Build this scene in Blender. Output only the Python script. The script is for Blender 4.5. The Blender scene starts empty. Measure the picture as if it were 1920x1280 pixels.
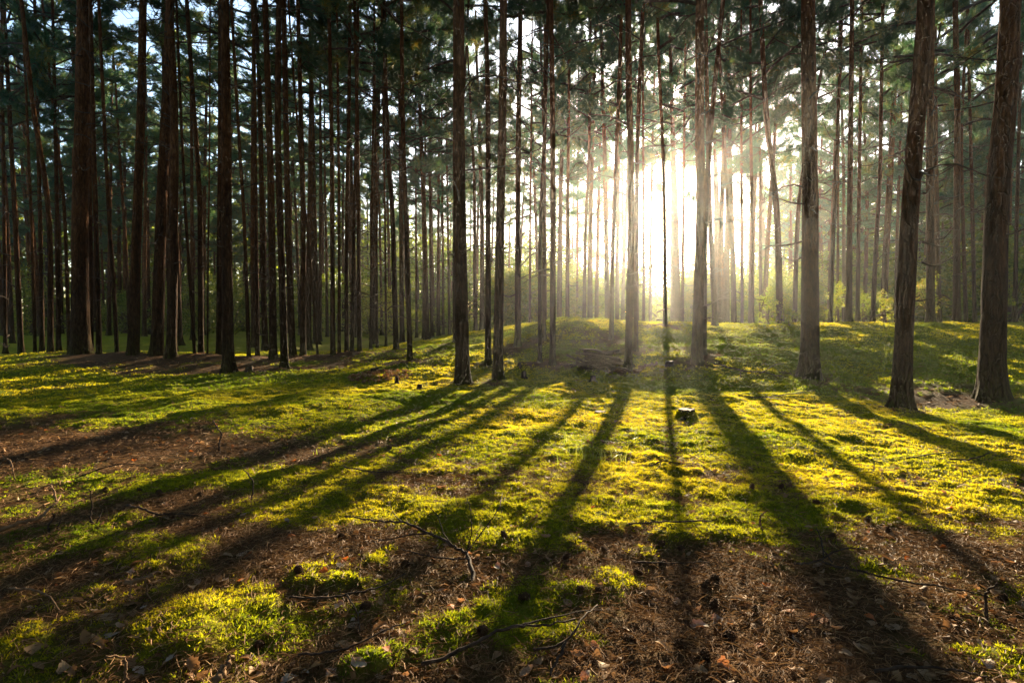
import bpy, math, random
import numpy as np
from mathutils import Vector, Matrix

# ------------------------------------------------------------------ camera, sky, sun, exposure
scene = bpy.context.scene
COL = scene.collection
FPX = 1067.0                      # focal length in pixels of the 1920 wide photograph
CAMZ = 1.2
PITCH = math.atan(40.0 / FPX)     # the camera looks a little downwards
cam_data = bpy.data.cameras.new('camera')
cam_data.sensor_width = 36.0
cam_data.lens = 36.0 * FPX / 1920.0
cam_data.clip_start = 0.05
cam_data.clip_end = 2000.0
cam = bpy.data.objects.new('camera', cam_data)
COL.objects.link(cam)
cam.location = (0, 0, CAMZ)
cam.rotation_euler = (math.pi / 2 - PITCH, 0, 0)
scene.camera = cam

SUN_AZ = math.atan2(1237 - 960, FPX)          # to the right of the view axis
SUN_EL = math.radians(11.5)
world = bpy.data.worlds.new('World')
scene.world = world
world.use_nodes = True
wn = world.node_tree.nodes
wl = world.node_tree.links
wn.clear()
sky = wn.new('ShaderNodeTexSky')
sky.sky_type = 'NISHITA'
sky.sun_disc = False
sky.sun_elevation = SUN_EL
sky.sun_rotation = SUN_AZ
sky.air_density = 1.0
sky.dust_density = 1.0
sky.ozone_density = 1.6
bg = wn.new('ShaderNodeBackground')
bg.inputs['Strength'].default_value = 0.088
wo = wn.new('ShaderNodeOutputWorld')
wl.new(sky.outputs[0], bg.inputs['Color'])
wl.new(bg.outputs[0], wo.inputs['Surface'])

sun_data = bpy.data.lights.new('sun', 'SUN')
sun_data.energy = 5.0
sun_data.angle = math.radians(0.53)
sun_data.color = (1.0, 0.82, 0.54)
sun_o = bpy.data.objects.new('sun', sun_data)
COL.objects.link(sun_o)
SUN_DIR = Vector((math.sin(SUN_AZ) * math.cos(SUN_EL), math.cos(SUN_AZ) * math.cos(SUN_EL), math.sin(SUN_EL)))
sun_o.rotation_euler = SUN_DIR.to_track_quat('Z', 'Y').to_euler()
sun_o.location = (8, 30, 40)

vs = scene.view_settings
vs.view_transform = 'Standard'
vs.look = 'None'
vs.gamma = 1.0
vs.use_curve_mapping = False
vs.exposure = 2.55

cy = scene.cycles
cy.max_bounces = 5
cy.diffuse_bounces = 2
cy.glossy_bounces = 1
cy.transmission_bounces = 2
cy.transparent_max_bounces = 4
cy.volume_bounces = 0
cy.caustics_reflective = False
cy.caustics_refractive = False
cy.sample_clamp_indirect = 4.0
cy.use_adaptive_sampling = True
cy.adaptive_threshold = 0.022
cy.use_denoising = True
try:
    cy.denoiser = 'OPENIMAGEDENOISE'
except Exception:
    pass

HAZE_DENSITY = 0.0005
HAZE_G = 0.85

rng = np.random.default_rng(7)
random.seed(7)

# ------------------------------------------------------------------ helpers
def hash2(i, j, s):
    v = (i.astype(np.int64) * 374761393 + j.astype(np.int64) * 668265263 + int(s) * 974711) & 0x7fffffff
    v = ((v ^ (v >> 13)) * 1274126177) & 0x7fffffff
    v = (v ^ (v >> 16)) & 0xffff
    return v / 65535.0

def vnoise(x, y, s=0):
    x = np.asarray(x, float); y = np.asarray(y, float)
    i = np.floor(x); j = np.floor(y)
    u = x - i; v = y - j
    u = u * u * (3 - 2 * u); v = v * v * (3 - 2 * v)
    a = hash2(i, j, s); b = hash2(i + 1, j, s); c = hash2(i, j + 1, s); d = hash2(i + 1, j + 1, s)
    return (a * (1 - u) + b * u) * (1 - v) + (c * (1 - u) + d * u) * v

def fbm(x, y, s=0, o=4):
    t = 0.0; a = 0.5; n = 0.0
    for k in range(o):
        t = t + a * vnoise(x * 2 ** k + 17.3 * k, y * 2 ** k - 9.1 * k, s + k)
        n += a; a *= 0.5
    return t / n

def sstep(a, b, x):
    t = np.clip((np.asarray(x, float) - a) / (b - a), 0, 1)
    return t * t * (3 - 2 * t)

def gauss(x, y, cx, cy_, rx, ry):
    return np.exp(-((x - cx) / rx) ** 2 - ((y - cy_) / ry) ** 2)

def lay(x, y):
    """the lie of the land without its small lumps"""
    x = np.asarray(x, float); y = np.asarray(y, float)
    ridge_x = sstep(-7.0, 2.6, x + 0.10 * (y - 17))
    up = sstep(9.5 , 17.2, y + 0.05 * np.clip(x, 0, 20))
    down = 1 - 0.78 * sstep(18.5, 29.0, y)
    h = 1.08 * ridge_x * up * down
    h = h + 0.30 * gauss(x, y, 1.9, 16.5, 2.2, 2.5) * 0.5
    h = h + 0.20 * gauss(x, y, -11, 15.5, 6, 4)
    h = h + 0.22 * sstep(18, 40, y) * (1 - ridge_x)
    h = h - 0.12 * gauss(x, y, 6.8, 8.2, 2.6, 2.0)
    h = h + (fbm(x * 0.16 + 3, y * 0.16, 11, 3) - 0.5) * 0.26 * sstep(3, 9, np.hypot(x, y))
    return h

def ray(px, py):
    c, s = math.cos(PITCH), math.sin(PITCH)
    dx = (px - 960.0) / FPX; dz = (640.0 - py) / FPX
    return Vector((dx, c + dz * s, -s + dz * c))

def at(px, py, Y):
    d = ray(px, py)
    return Vector((0, 0, CAMZ)) + d * (Y / d.y)

def on_ground(px, py, lift=0.0):
    d = ray(px, py)
    t = np.linspace(1.0, 60.0, 6000)
    z = CAMZ + d.z * t
    g = lay(d.x * t, d.y * t) + lift
    k = np.argmax(z <= g)
    if z[k] > g[k]:
        k = len(t) - 1
    return Vector((d.x * t[k], d.y * t[k], float(g[k])))

# patches of moss among the foreground litter: photo position, radii in metres, strength
PATCH = [(220, 995, .42, .30, .9), (345, 1032, .32, .16, .8), (930, 985, .48, .30, .9), (1010, 975, .3, .25, .7),
         (715, 1040, .10, .08, .9), (480, 1165, .26, .16, .8), (930, 1165, .24, .14, .9), (1000, 1190, .18, .12, .7), (330, 1170, .2, .15, .6),
         (560, 1080, .22, .12, .6), (1360, 930, .36, .30, .9), (1345, 988, .28, .2, .8), (1430, 1010, .3, .2, .8),
         (1045, 915, .14, .1, .9), (1200, 900, .4, .3, .6), (590, 935, .6, .35, .8), (420, 905, .5, .25, .7),
         (640, 960, .6, .28, .7), (1560, 942, .22, .1, .9), (1690, 945, .35, .14, .7), (760, 970, .4, .2, .6),
         (1180, 1090, .15, .12, .6), (1600, 1070, .2, .12, .6), (1130, 1180, .12, .1, .4), (700, 1250, .14, .09, .7), (1030, 1195, .2, .1, .7),
         (1240, 1040, .14, .1, .6), (290, 915, .4, .15, .6), (1100, 990, .3, .18, .6), (1880, 1250, .16, .1, .7), (650, 1090, .12, .08, .5),
         (1720, 1230, .1, .06, .5), (1455, 962, .4, .22, .7), (1640, 965, .45, .18, .6), (1770, 990, .32, .14, .6), (1300, 1012, .25, .14, .5), (1130, 962, .4, .2, .6), (1240, 965, .35, .2, .6), (1850, 950, .4, .2, .6), (1500, 1050, .2, .1, .5), (1060, 1020, .2, .1, .5), (1540, 1200, .1, .06, .5), (120, 900, .3, .15, .5)]
PATCHW = []
for (px, py, rx, ry, s) in PATCH:
    p = on_ground(px, py)
    PATCHW.append((p.x, p.y, rx * .8, ry, s))
TREE_SPOTS = []

def moss_mask(x, y):
    x = np.asarray(x, float); y = np.asarray(y, float)
    edge = 2.6 * (fbm(x * .75 + 5, y * .75, 91, 3) - .5)
    c = 0.15 + 0.79 * sstep(2.3, 6.0, y + edge + 0.25 * np.clip(x, -2, 1.2) - 0.12 * np.clip(x - 1.5, 0, 3))
    c = c - 0.75 * gauss(x, y, -4.6, 5.7, 2.6, 1.15)
    c = c - 0.35 * gauss(x, y, -2.3, 5.2, 1.2, .5)
    c = c - 0.70 * gauss(x, y, -9.0, 13.6, 7.0, 1.7)
    c = c - 0.35 * gauss(x, y, -5.0, 18, 3.0, 4)
    c = c - 0.35 * gauss(x, y, 6.8, 9.3, 1.5, .7)
    c = c - 0.20 * gauss(x, y, 1.5, 14.5, 2.0, 2.0)
    wx = x + .28 * (fbm(x * 2.6, y * 2.6, 83, 3) - .5) + .10 * (fbm(x * 9, y * 9, 84, 2) - .5)
    wy = y + .34 * (fbm(x * 2.6 + 40, y * 2.6, 85, 3) - .5) + .12 * (fbm(x * 9 + 7, y * 9, 86, 2) - .5)
    for (cx, cy_, rx, ry, s) in PATCHW:
        c = c + s * .72 * gauss(wx, wy, cx, cy_, rx, ry)
    for (tx, ty, r) in TREE_SPOTS:
        c = c - 0.5 * gauss(x, y, tx, ty, r, r)
    n = 0.45 * fbm(x * 0.9, y * 0.9, 31, 4) + 0.35 * fbm(x * 3.3, y * 3.3, 37, 3) + .20 * fbm(x * 13, y * 13, 39, 2)
    n = (n - 0.5) * 2.1 + 0.5
    return 1 / (1 + np.exp(-(c - n) * 8.5))

def land(x, y, m=None):
    if m is None:
        m = moss_mask(x, y)
    r = np.hypot(x, y)
    cush = fbm(np.asarray(x) * 2.3, np.asarray(y) * 2.3, 41, 4)
    fine = fbm(np.asarray(x) * 9.0, np.asarray(y) * 9.0, 47, 3)
    big = fbm(np.asarray(x) * 0.8, np.asarray(y) * 0.8, 53, 3)
    z = lay(x, y) + m * (0.012 + 0.13 * (cush - .45) + 0.05 * (fine - .4)) + (1 - m) * 0.022 * (fine - .5)
    for (tx, ty, tr) in TREE_SPOTS:
        z = z + .055 * gauss(x, y, tx, ty, tr * 1.1, tr * 1.1)
    z = z + (big - 0.5) * 0.16 * sstep(4.0, 9.0, r) * (1 - sstep(60, 100, r))
    return z

def land1(x, y):
    return float(land(np.array([x]), np.array([y]))[0])

def mesh_np(name, v, faces, attrs=None, smooth=False):
    """v (n,3); faces: list of (m,k) int arrays"""
    me = bpy.data.meshes.new(name)
    v = np.ascontiguousarray(v, np.float32)
    me.vertices.add(len(v))
    me.vertices.foreach_set('co', v.ravel())
    faces = [np.asarray(f, np.int32) for f in (faces if isinstance(faces, list) else [faces]) if len(f)]
    nl = sum(f.size for f in faces)
    nf = sum(len(f) for f in faces)
    me.loops.add(nl)
    me.polygons.add(nf)
    me.loops.foreach_set('vertex_index', np.concatenate([f.ravel() for f in faces]))
    st = []; o = 0
    for f in faces:
        st.append(o + np.arange(len(f)) * f.shape[1]); o += f.size
    me.polygons.foreach_set('loop_start', np.concatenate(st).astype(np.int32))
    if smooth:
        me.polygons.foreach_set('use_smooth', np.ones(nf, bool))
    for k, a in (attrs or {}).items():
        at_ = me.attributes.new(k, 'FLOAT', 'POINT')
        at_.data.foreach_set('value', np.ascontiguousarray(a, np.float32))
    me.update(calc_edges=True)
    return me

def obj(name, me, mat=None, parent=None, loc=None):
    o = bpy.data.objects.new(name, me)
    COL.objects.link(o)
    if mat is not None and me is not None and len(me.materials) == 0:
        me.materials.append(mat)
    if parent is not None:
        o.parent = parent
    if loc is not None:
        o.location = loc
    return o

def tag(o, label=None, cat=None, group=None, kind=None):
    if label: o['label'] = label
    if cat: o['category'] = cat
    if group: o['group'] = group
    if kind: o['kind'] = kind
    return o

class Tubes:
    """collects tapered tubes along polylines"""
    def __init__(self):
        self.v = []; self.f = []; self.n = 0; self.c = []; self.r = []
    def add(self, pts, rad, sides=5, rnd=None, cap=True):
        pts = np.asarray(pts, float); k = len(pts)
        rad = np.broadcast_to(np.asarray(rad, float), (k,))
        tan = np.gradient(pts, axis=0)
        tan /= np.linalg.norm(tan, axis=1, keepdims=True) + 1e-9
        ref = np.array([0.31, 0.17, 0.93]) if abs(tan[:, 2].mean()) < 0.8 else np.array([1.0, 0.1, 0.0])
        a = np.cross(tan, ref); a /= np.linalg.norm(a, axis=1, keepdims=True) + 1e-9
        b = np.cross(tan, a)
        th = np.arange(sides) / sides * 2 * np.pi
        ring = pts[:, None, :] + rad[:, None, None] * (np.cos(th)[None, :, None] * a[:, None, :] + np.sin(th)[None, :, None] * b[:, None, :])
        self.v.append(ring.reshape(-1, 3))
        i = np.arange(k - 1)[:, None] * sides; j = np.arange(sides)[None, :]; j2 = (j + 1) % sides
        q = np.stack([i + j, i + j2, i + sides + j2, i + sides + j], -1).reshape(-1, 4) + self.n
        self.f.append(q)
        if cap:
            self.c.append(np.arange(sides)[::-1][None, :] + self.n)
            self.c.append(np.arange(sides)[None, :] + self.n + (k - 1) * sides)
        self.r.append(np.full(k * sides, random.random() if rnd is None else rnd))
        self.n += k * sides
    def mesh(self, name, smooth=True):
        caps = {}
        for c in self.c:
            caps.setdefault(c.shape[1], []).append(c)
        fs = [np.concatenate(self.f)] + [np.concatenate(c) for c in caps.values()]
        return mesh_np(name, np.concatenate(self.v), fs, {'rnd': np.concatenate(self.r)}, smooth)

def smooth_path(pts, n=12):
    """Catmull-Rom through the points"""
    p = np.array([list(q) for q in pts], float)
    if len(p) == 2:
        t = np.linspace(0, 1, n)[:, None]
        return p[0] * (1 - t) + p[1] * t
    q = np.vstack([2 * p[0] - p[1], p, 2 * p[-1] - p[-2]])
    out = []
    seg = len(p) - 1
    for t in np.linspace(0, seg - 1e-6, n):
        k = int(t); u = t - k
        a, b, c, d = q[k], q[k + 1], q[k + 2], q[k + 3]
        out.append(0.5 * (2 * b + (c - a) * u + (2 * a - 5 * b + 4 * c - d) * u * u + (3 * b - a - 3 * c + d) * u ** 3))
    return np.array(out)

# ------------------------------------------------------------------ materials
def new_mat(name):
    m = bpy.data.materials.new(name)
    m.use_nodes = True
    nt = m.node_tree
    nt.nodes.clear()
    out = nt.nodes.new('ShaderNodeOutputMaterial')
    return m, nt, out

def N(nt, t, **kw):
    n = nt.nodes.new(t)
    for k, v in kw.items():
        if k.startswith('i_'):
            n.inputs[k[2:]].default_value = v
        else:
            setattr(n, k, v)
    return n

def ramp(nt, fac, stops):
    r = nt.nodes.new('ShaderNodeValToRGB')
    el = r.color_ramp.elements
    while len(el) < len(stops):
        el.new(0.5)
    for e, (p, c) in zip(el, stops):
        e.position = p; e.color = (c[0], c[1], c[2], 1)
    nt.links.new(fac, r.inputs[0])
    return r.outputs[0]

def mixc(nt, fac, a, b, mode='MIX'):
    m = nt.nodes.new('ShaderNodeMix')
    m.data_type = 'RGBA'; m.blend_type = mode
    if isinstance(fac, (int, float)):
        m.inputs[0].default_value = fac
    else:
        nt.links.new(fac, m.inputs[0])
    for s, k in ((a, 6), (b, 7)):
        if isinstance(s, (tuple, list)):
            m.inputs[k].default_value = (*s[:3], 1)
        else:
            nt.links.new(s, m.inputs[k])
    return m.outputs[2]

def attr(nt, name):
    a = nt.nodes.new('ShaderNodeAttribute'); a.attribute_name = name
    return a.outputs['Fac']

def leafy(name, stops, tstops, trans=0.45, rough=0.6, spec=0.25, attr_name='rnd', objvar=0.0):
    """a thin leaf or needle: some light is reflected, some comes through"""
    m, nt, out = new_mat(name)
    f = attr(nt, attr_name)
    if objvar:
        oi = nt.nodes.new('ShaderNodeObjectInfo')
        ad = N(nt, 'ShaderNodeMath', operation='MULTIPLY_ADD'); nt.links.new(oi.outputs['Random'], ad.inputs[0])
        ad.inputs[1].default_value = objvar
        nt.links.new(f, ad.inputs[2])
        sb = N(nt, 'ShaderNodeMath', operation='SUBTRACT'); nt.links.new(ad.outputs[0], sb.inputs[0]); sb.inputs[1].default_value = objvar / 2
        f = sb.outputs[0]
    c = ramp(nt, f, stops); t = ramp(nt, f, tstops)
    p = N(nt, 'ShaderNodeBsdfPrincipled', i_Roughness=rough)
    p.inputs['Specular IOR Level'].default_value = spec
    nt.links.new(c, p.inputs['Base Color'])
    tr = nt.nodes.new('ShaderNodeBsdfTranslucent')
    nt.links.new(t, tr.inputs['Color'])
    mx = nt.nodes.new('ShaderNodeMixShader'); mx.inputs[0].default_value = trans
    nt.links.new(p.outputs[0], mx.inputs[1]); nt.links.new(tr.outputs[0], mx.inputs[2])
    nt.links.new(mx.outputs[0], out.inputs[0])
    return m

# --- ground
def ground_mat():
    m, nt, out = new_mat('forest_floor')
    tc = nt.nodes.new('ShaderNodeTexCoord')
    def noise(scale, detail=4, rough=.6):
        n = N(nt, 'ShaderNodeTexNoise'); n.inputs['Scale'].default_value = scale
        n.inputs['Detail'].default_value = detail; n.inputs['Roughness'].default_value = rough
        nt.links.new(tc.outputs['Object'], n.inputs['Vector'])
        return n.outputs['Fac']
    n1 = noise(1.2); n2 = noise(14, 5, .7); n3 = noise(60, 3, .7)
    litter = ramp(nt, n2, [(.28, (.030, .014, .006)), (.5, (.090, .043, .017)), (.72, (.18, .092, .038))])
    litter = mixc(nt, .45, litter, ramp(nt, n3, [(.3, (.022, .011, .006)), (.7, (.16, .085, .040))]))
    moss = ramp(nt, n2, [(.25, (.050, .068, .004)), (.5, (.13, .15, .007)), (.75, (.24, .225, .012))])
    moss = mixc(nt, .4, moss, ramp(nt, n1, [(.35, (.08, .10, .005)), (.65, (.24, .19, .010))]))
    a = attr(nt, 'moss')
    c = mixc(nt, a, litter, moss)
    p = N(nt, 'ShaderNodeBsdfPrincipled', i_Roughness=.95)
    p.inputs['Specular IOR Level'].default_value = .03
    nt.links.new(c, p.inputs['Base Color'])
    b = N(nt, 'ShaderNodeBump'); b.inputs['Strength'].default_value = .9; b.inputs['Distance'].default_value = .03
    ad = N(nt, 'ShaderNodeMath', operation='ADD'); nt.links.new(n2, ad.inputs[0]); nt.links.new(n3, ad.inputs[1])
    nt.links.new(ad.outputs[0], b.inputs['Height'])
    nt.links.new(b.outputs[0], p.inputs['Normal'])
    nt.links.new(p.outputs[0], out.inputs[0])
    return m

def bark_mat():
    m, nt, out = new_mat('pine_bark')
    tc = nt.nodes.new('ShaderNodeTexCoord')
    oi = nt.nodes.new('ShaderNodeObjectInfo')
    mp = N(nt, 'ShaderNodeMapping'); mp.inputs['Scale'].default_value = (1, 1, .24)
    nt.links.new(tc.outputs['Object'], mp.inputs['Vector'])
    vo = N(nt, 'ShaderNodeTexVoronoi', feature='DISTANCE_TO_EDGE'); vo.inputs['Scale'].default_value = 15
    wob = N(nt, 'ShaderNodeTexNoise'); wob.inputs['Scale'].default_value = 9; wob.inputs['Detail'].default_value = 3
    nt.links.new(tc.outputs['Object'], wob.inputs['Vector'])
    wv = N(nt, 'ShaderNodeVectorMath', operation='MULTIPLY_ADD'); nt.links.new(wob.outputs['Color'], wv.inputs[0]); wv.inputs[1].default_value = (.06, .06, .03); nt.links.new(mp.outputs[0], wv.inputs[2])
    nt.links.new(wv.outputs[0], vo.inputs['Vector'])
    no = N(nt, 'ShaderNodeTexNoise'); no.inputs['Scale'].default_value = 26; no.inputs['Detail'].default_value = 6
    no.inputs['Roughness'].default_value = .7
    nt.links.new(mp.outputs[0], no.inputs['Vector'])
    crack = ramp(nt, vo.outputs['Distance'], [(0, (0, 0, 0)), (.10, (.75, .75, .75)), (.3, (1, 1, 1))])
    low = ramp(nt, no.outputs['Fac'], [(.3, (.016, .008, .005)), (.5, (.048, .024, .013)), (.7, (.095, .052, .028))])
    high = ramp(nt, no.outputs['Fac'], [(.3, (.06, .023, .009)), (.5, (.17, .068, .023)), (.7, (.28, .125, .045))])
    c = mixc(nt, attr(nt, 'high'), low, high)
    c = mixc(nt, .45, c, crack, 'MULTIPLY')
    bigp = N(nt, 'ShaderNodeTexNoise'); bigp.inputs['Scale'].default_value = 2.2; bigp.inputs['Detail'].default_value = 4
    nt.links.new(tc.outputs['Object'], bigp.inputs['Vector'])
    c = mixc(nt, .7, c, ramp(nt, bigp.outputs['Fac'], [(.32, (.6, .56, .54)), (.66, (1.1, 1.02, 1.0))]), 'MULTIPLY')
    lm = N(nt, 'ShaderNodeMath', operation='MULTIPLY'); nt.links.new(attr(nt, 'foot'), lm.inputs[0])
    nt.links.new(ramp(nt, no.outputs['Fac'], [(.42, (0, 0, 0)), (.6, (1, 1, 1))]), lm.inputs[1])
    c = mixc(nt, lm.outputs[0], c, (.06, .075, .012))
    hv = N(nt, 'ShaderNodeHueSaturation')
    mr = N(nt, 'ShaderNodeMapRange'); nt.links.new(oi.outputs['Random'], mr.inputs[0])
    mr.inputs[3].default_value = .58; mr.inputs[4].default_value = 1.0
    nt.links.new(mr.outputs[0], hv.inputs['Value']); nt.links.new(c, hv.inputs['Color'])
    p = N(nt, 'ShaderNodeBsdfPrincipled', i_Roughness=.95)
    p.inputs['Specular IOR Level'].default_value = .04
    nt.links.new(hv.outputs[0], p.inputs['Base Color'])
    b = N(nt, 'ShaderNodeBump'); b.inputs['Strength'].default_value = 1.0; b.inputs['Distance'].default_value = .018
    ad = N(nt, 'ShaderNodeMath', operation='ADD'); nt.links.new(crack, ad.inputs[0]); nt.links.new(no.outputs['Fac'], ad.inputs[1])
    nt.links.new(ad.outputs[0], b.inputs['Height']); nt.links.new(b.outputs[0], p.inputs['Normal'])
    nt.links.new(p.outputs[0], out.inputs[0])
    return m

def wood_mat(name, stops, scale=30, rough=.85):
    m, nt, out = new_mat(name)
    tc = nt.nodes.new('ShaderNodeTexCoord')
    no = N(nt, 'ShaderNodeTexNoise'); no.inputs['Scale'].default_value = scale; no.inputs['Detail'].default_value = 5
    nt.links.new(tc.outputs['Object'], no.inputs['Vector'])
    c = ramp(nt, no.outputs['Fac'], stops)
    p = N(nt, 'ShaderNodeBsdfPrincipled', i_Roughness=rough)
    p.inputs['Specular IOR Level'].default_value = .06
    nt.links.new(c, p.inputs['Base Color'])
    b = N(nt, 'ShaderNodeBump'); b.inputs['Strength'].default_value = .7; b.inputs['Distance'].default_value = .006
    nt.links.new(no.outputs['Fac'], b.inputs['Height']); nt.links.new(b.outputs[0], p.inputs['Normal'])
    nt.links.new(p.outputs[0], out.inputs[0])
    return m

M_GROUND = ground_mat()
M_BARK = bark_mat()
M_LIMB = wood_mat('limb_bark', [(.3, (.03, .02, .014)), (.7, (.10, .07, .05))], 12)
M_NEEDLE = leafy('pine_needles', [(0, (.016, .054, .038)), (.5, (.032, .090, .056)), (1, (.085, .105, .026))],
                 [(0, (.04, .13, .06)), (.6, (.13, .22, .05)), (1, (.40, .27, .02))], .42, .5, .4, objvar=.5)
M_MOSS = leafy('moss_fronds', [(0, (.055, .082, .005)), (.5, (.160, .175, .008)), (1, (.29, .24, .012))],
               [(0, (.18, .25, .006)), (.5, (.50, .47, .010)), (1, (.70, .55, .015))], .5, .7, .1)
M_LITTER = leafy('needle_litter', [(0, (.045, .019, .008)), (.45, (.19, .088, .032)), (.8, (.34, .185, .075)), (1, (.45, .30, .15))],
                 [(0, (.06, .025, .01)), (1, (.42, .24, .10))], .25, .75, .12)
M_LEAF = leafy('dry_leaf', [(0, (.13, .058, .022)), (.35, (.27, .14, .055)), (.7, (.36, .23, .12)), (.9, (.36, .29, .21)), (1, (.36, .10, .02))],
               [(0, (.16, .06, .02)), (.7, (.40, .22, .09)), (1, (.6, .16, .03))], .25, .7, .12)
M_SHRUB = leafy('shrub_leaves', [(0, (.025, .05, .010)), (.6, (.055, .085, .014)), (1, (.12, .12, .02))],
                [(0, (.09, .16, .012)), (.6, (.28, .32, .02)), (1, (.55, .44, .03))], .5, .5, .2, objvar=.5)
M_SAPL = leafy('sapling_leaves', [(0, (.06, .10, .012)), (.6, (.13, .15, .02)), (1, (.22, .16, .04))],
               [(0, (.18, .28, .02)), (.6, (.36, .38, .03)), (1, (.54, .38, .06))], .5, .5, .2, objvar=.4)
M_GRASS = leafy('grass_blades', [(0, (.07, .11, .012)), (1, (.19, .20, .04))], [(0, (.22, .32, .02)), (1, (.5, .5, .08))], .5, .45, .4)
M_TWIG = wood_mat('twig_bark', [(.3, (.022, .014, .010)), (.7, (.085, .055, .038))], 40)
M_PALE = wood_mat('barkless_wood', [(.3, (.09, .05, .026)), (.7, (.22, .13, .07))], 30)
M_STUMP = wood_mat('stump_bark', [(.3, (.018, .012, .008)), (.55, (.055, .035, .02)), (.75, (.085, .08, .015))], 18)
M_CUT = wood_mat('cut_wood', [(.3, (.03, .018, .010)), (.7, (.10, .06, .032))], 24)
M_CONE = wood_mat('cone_scales', [(.3, (.05, .026, .014)), (.7, (.17, .095, .05))], 60)

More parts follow.
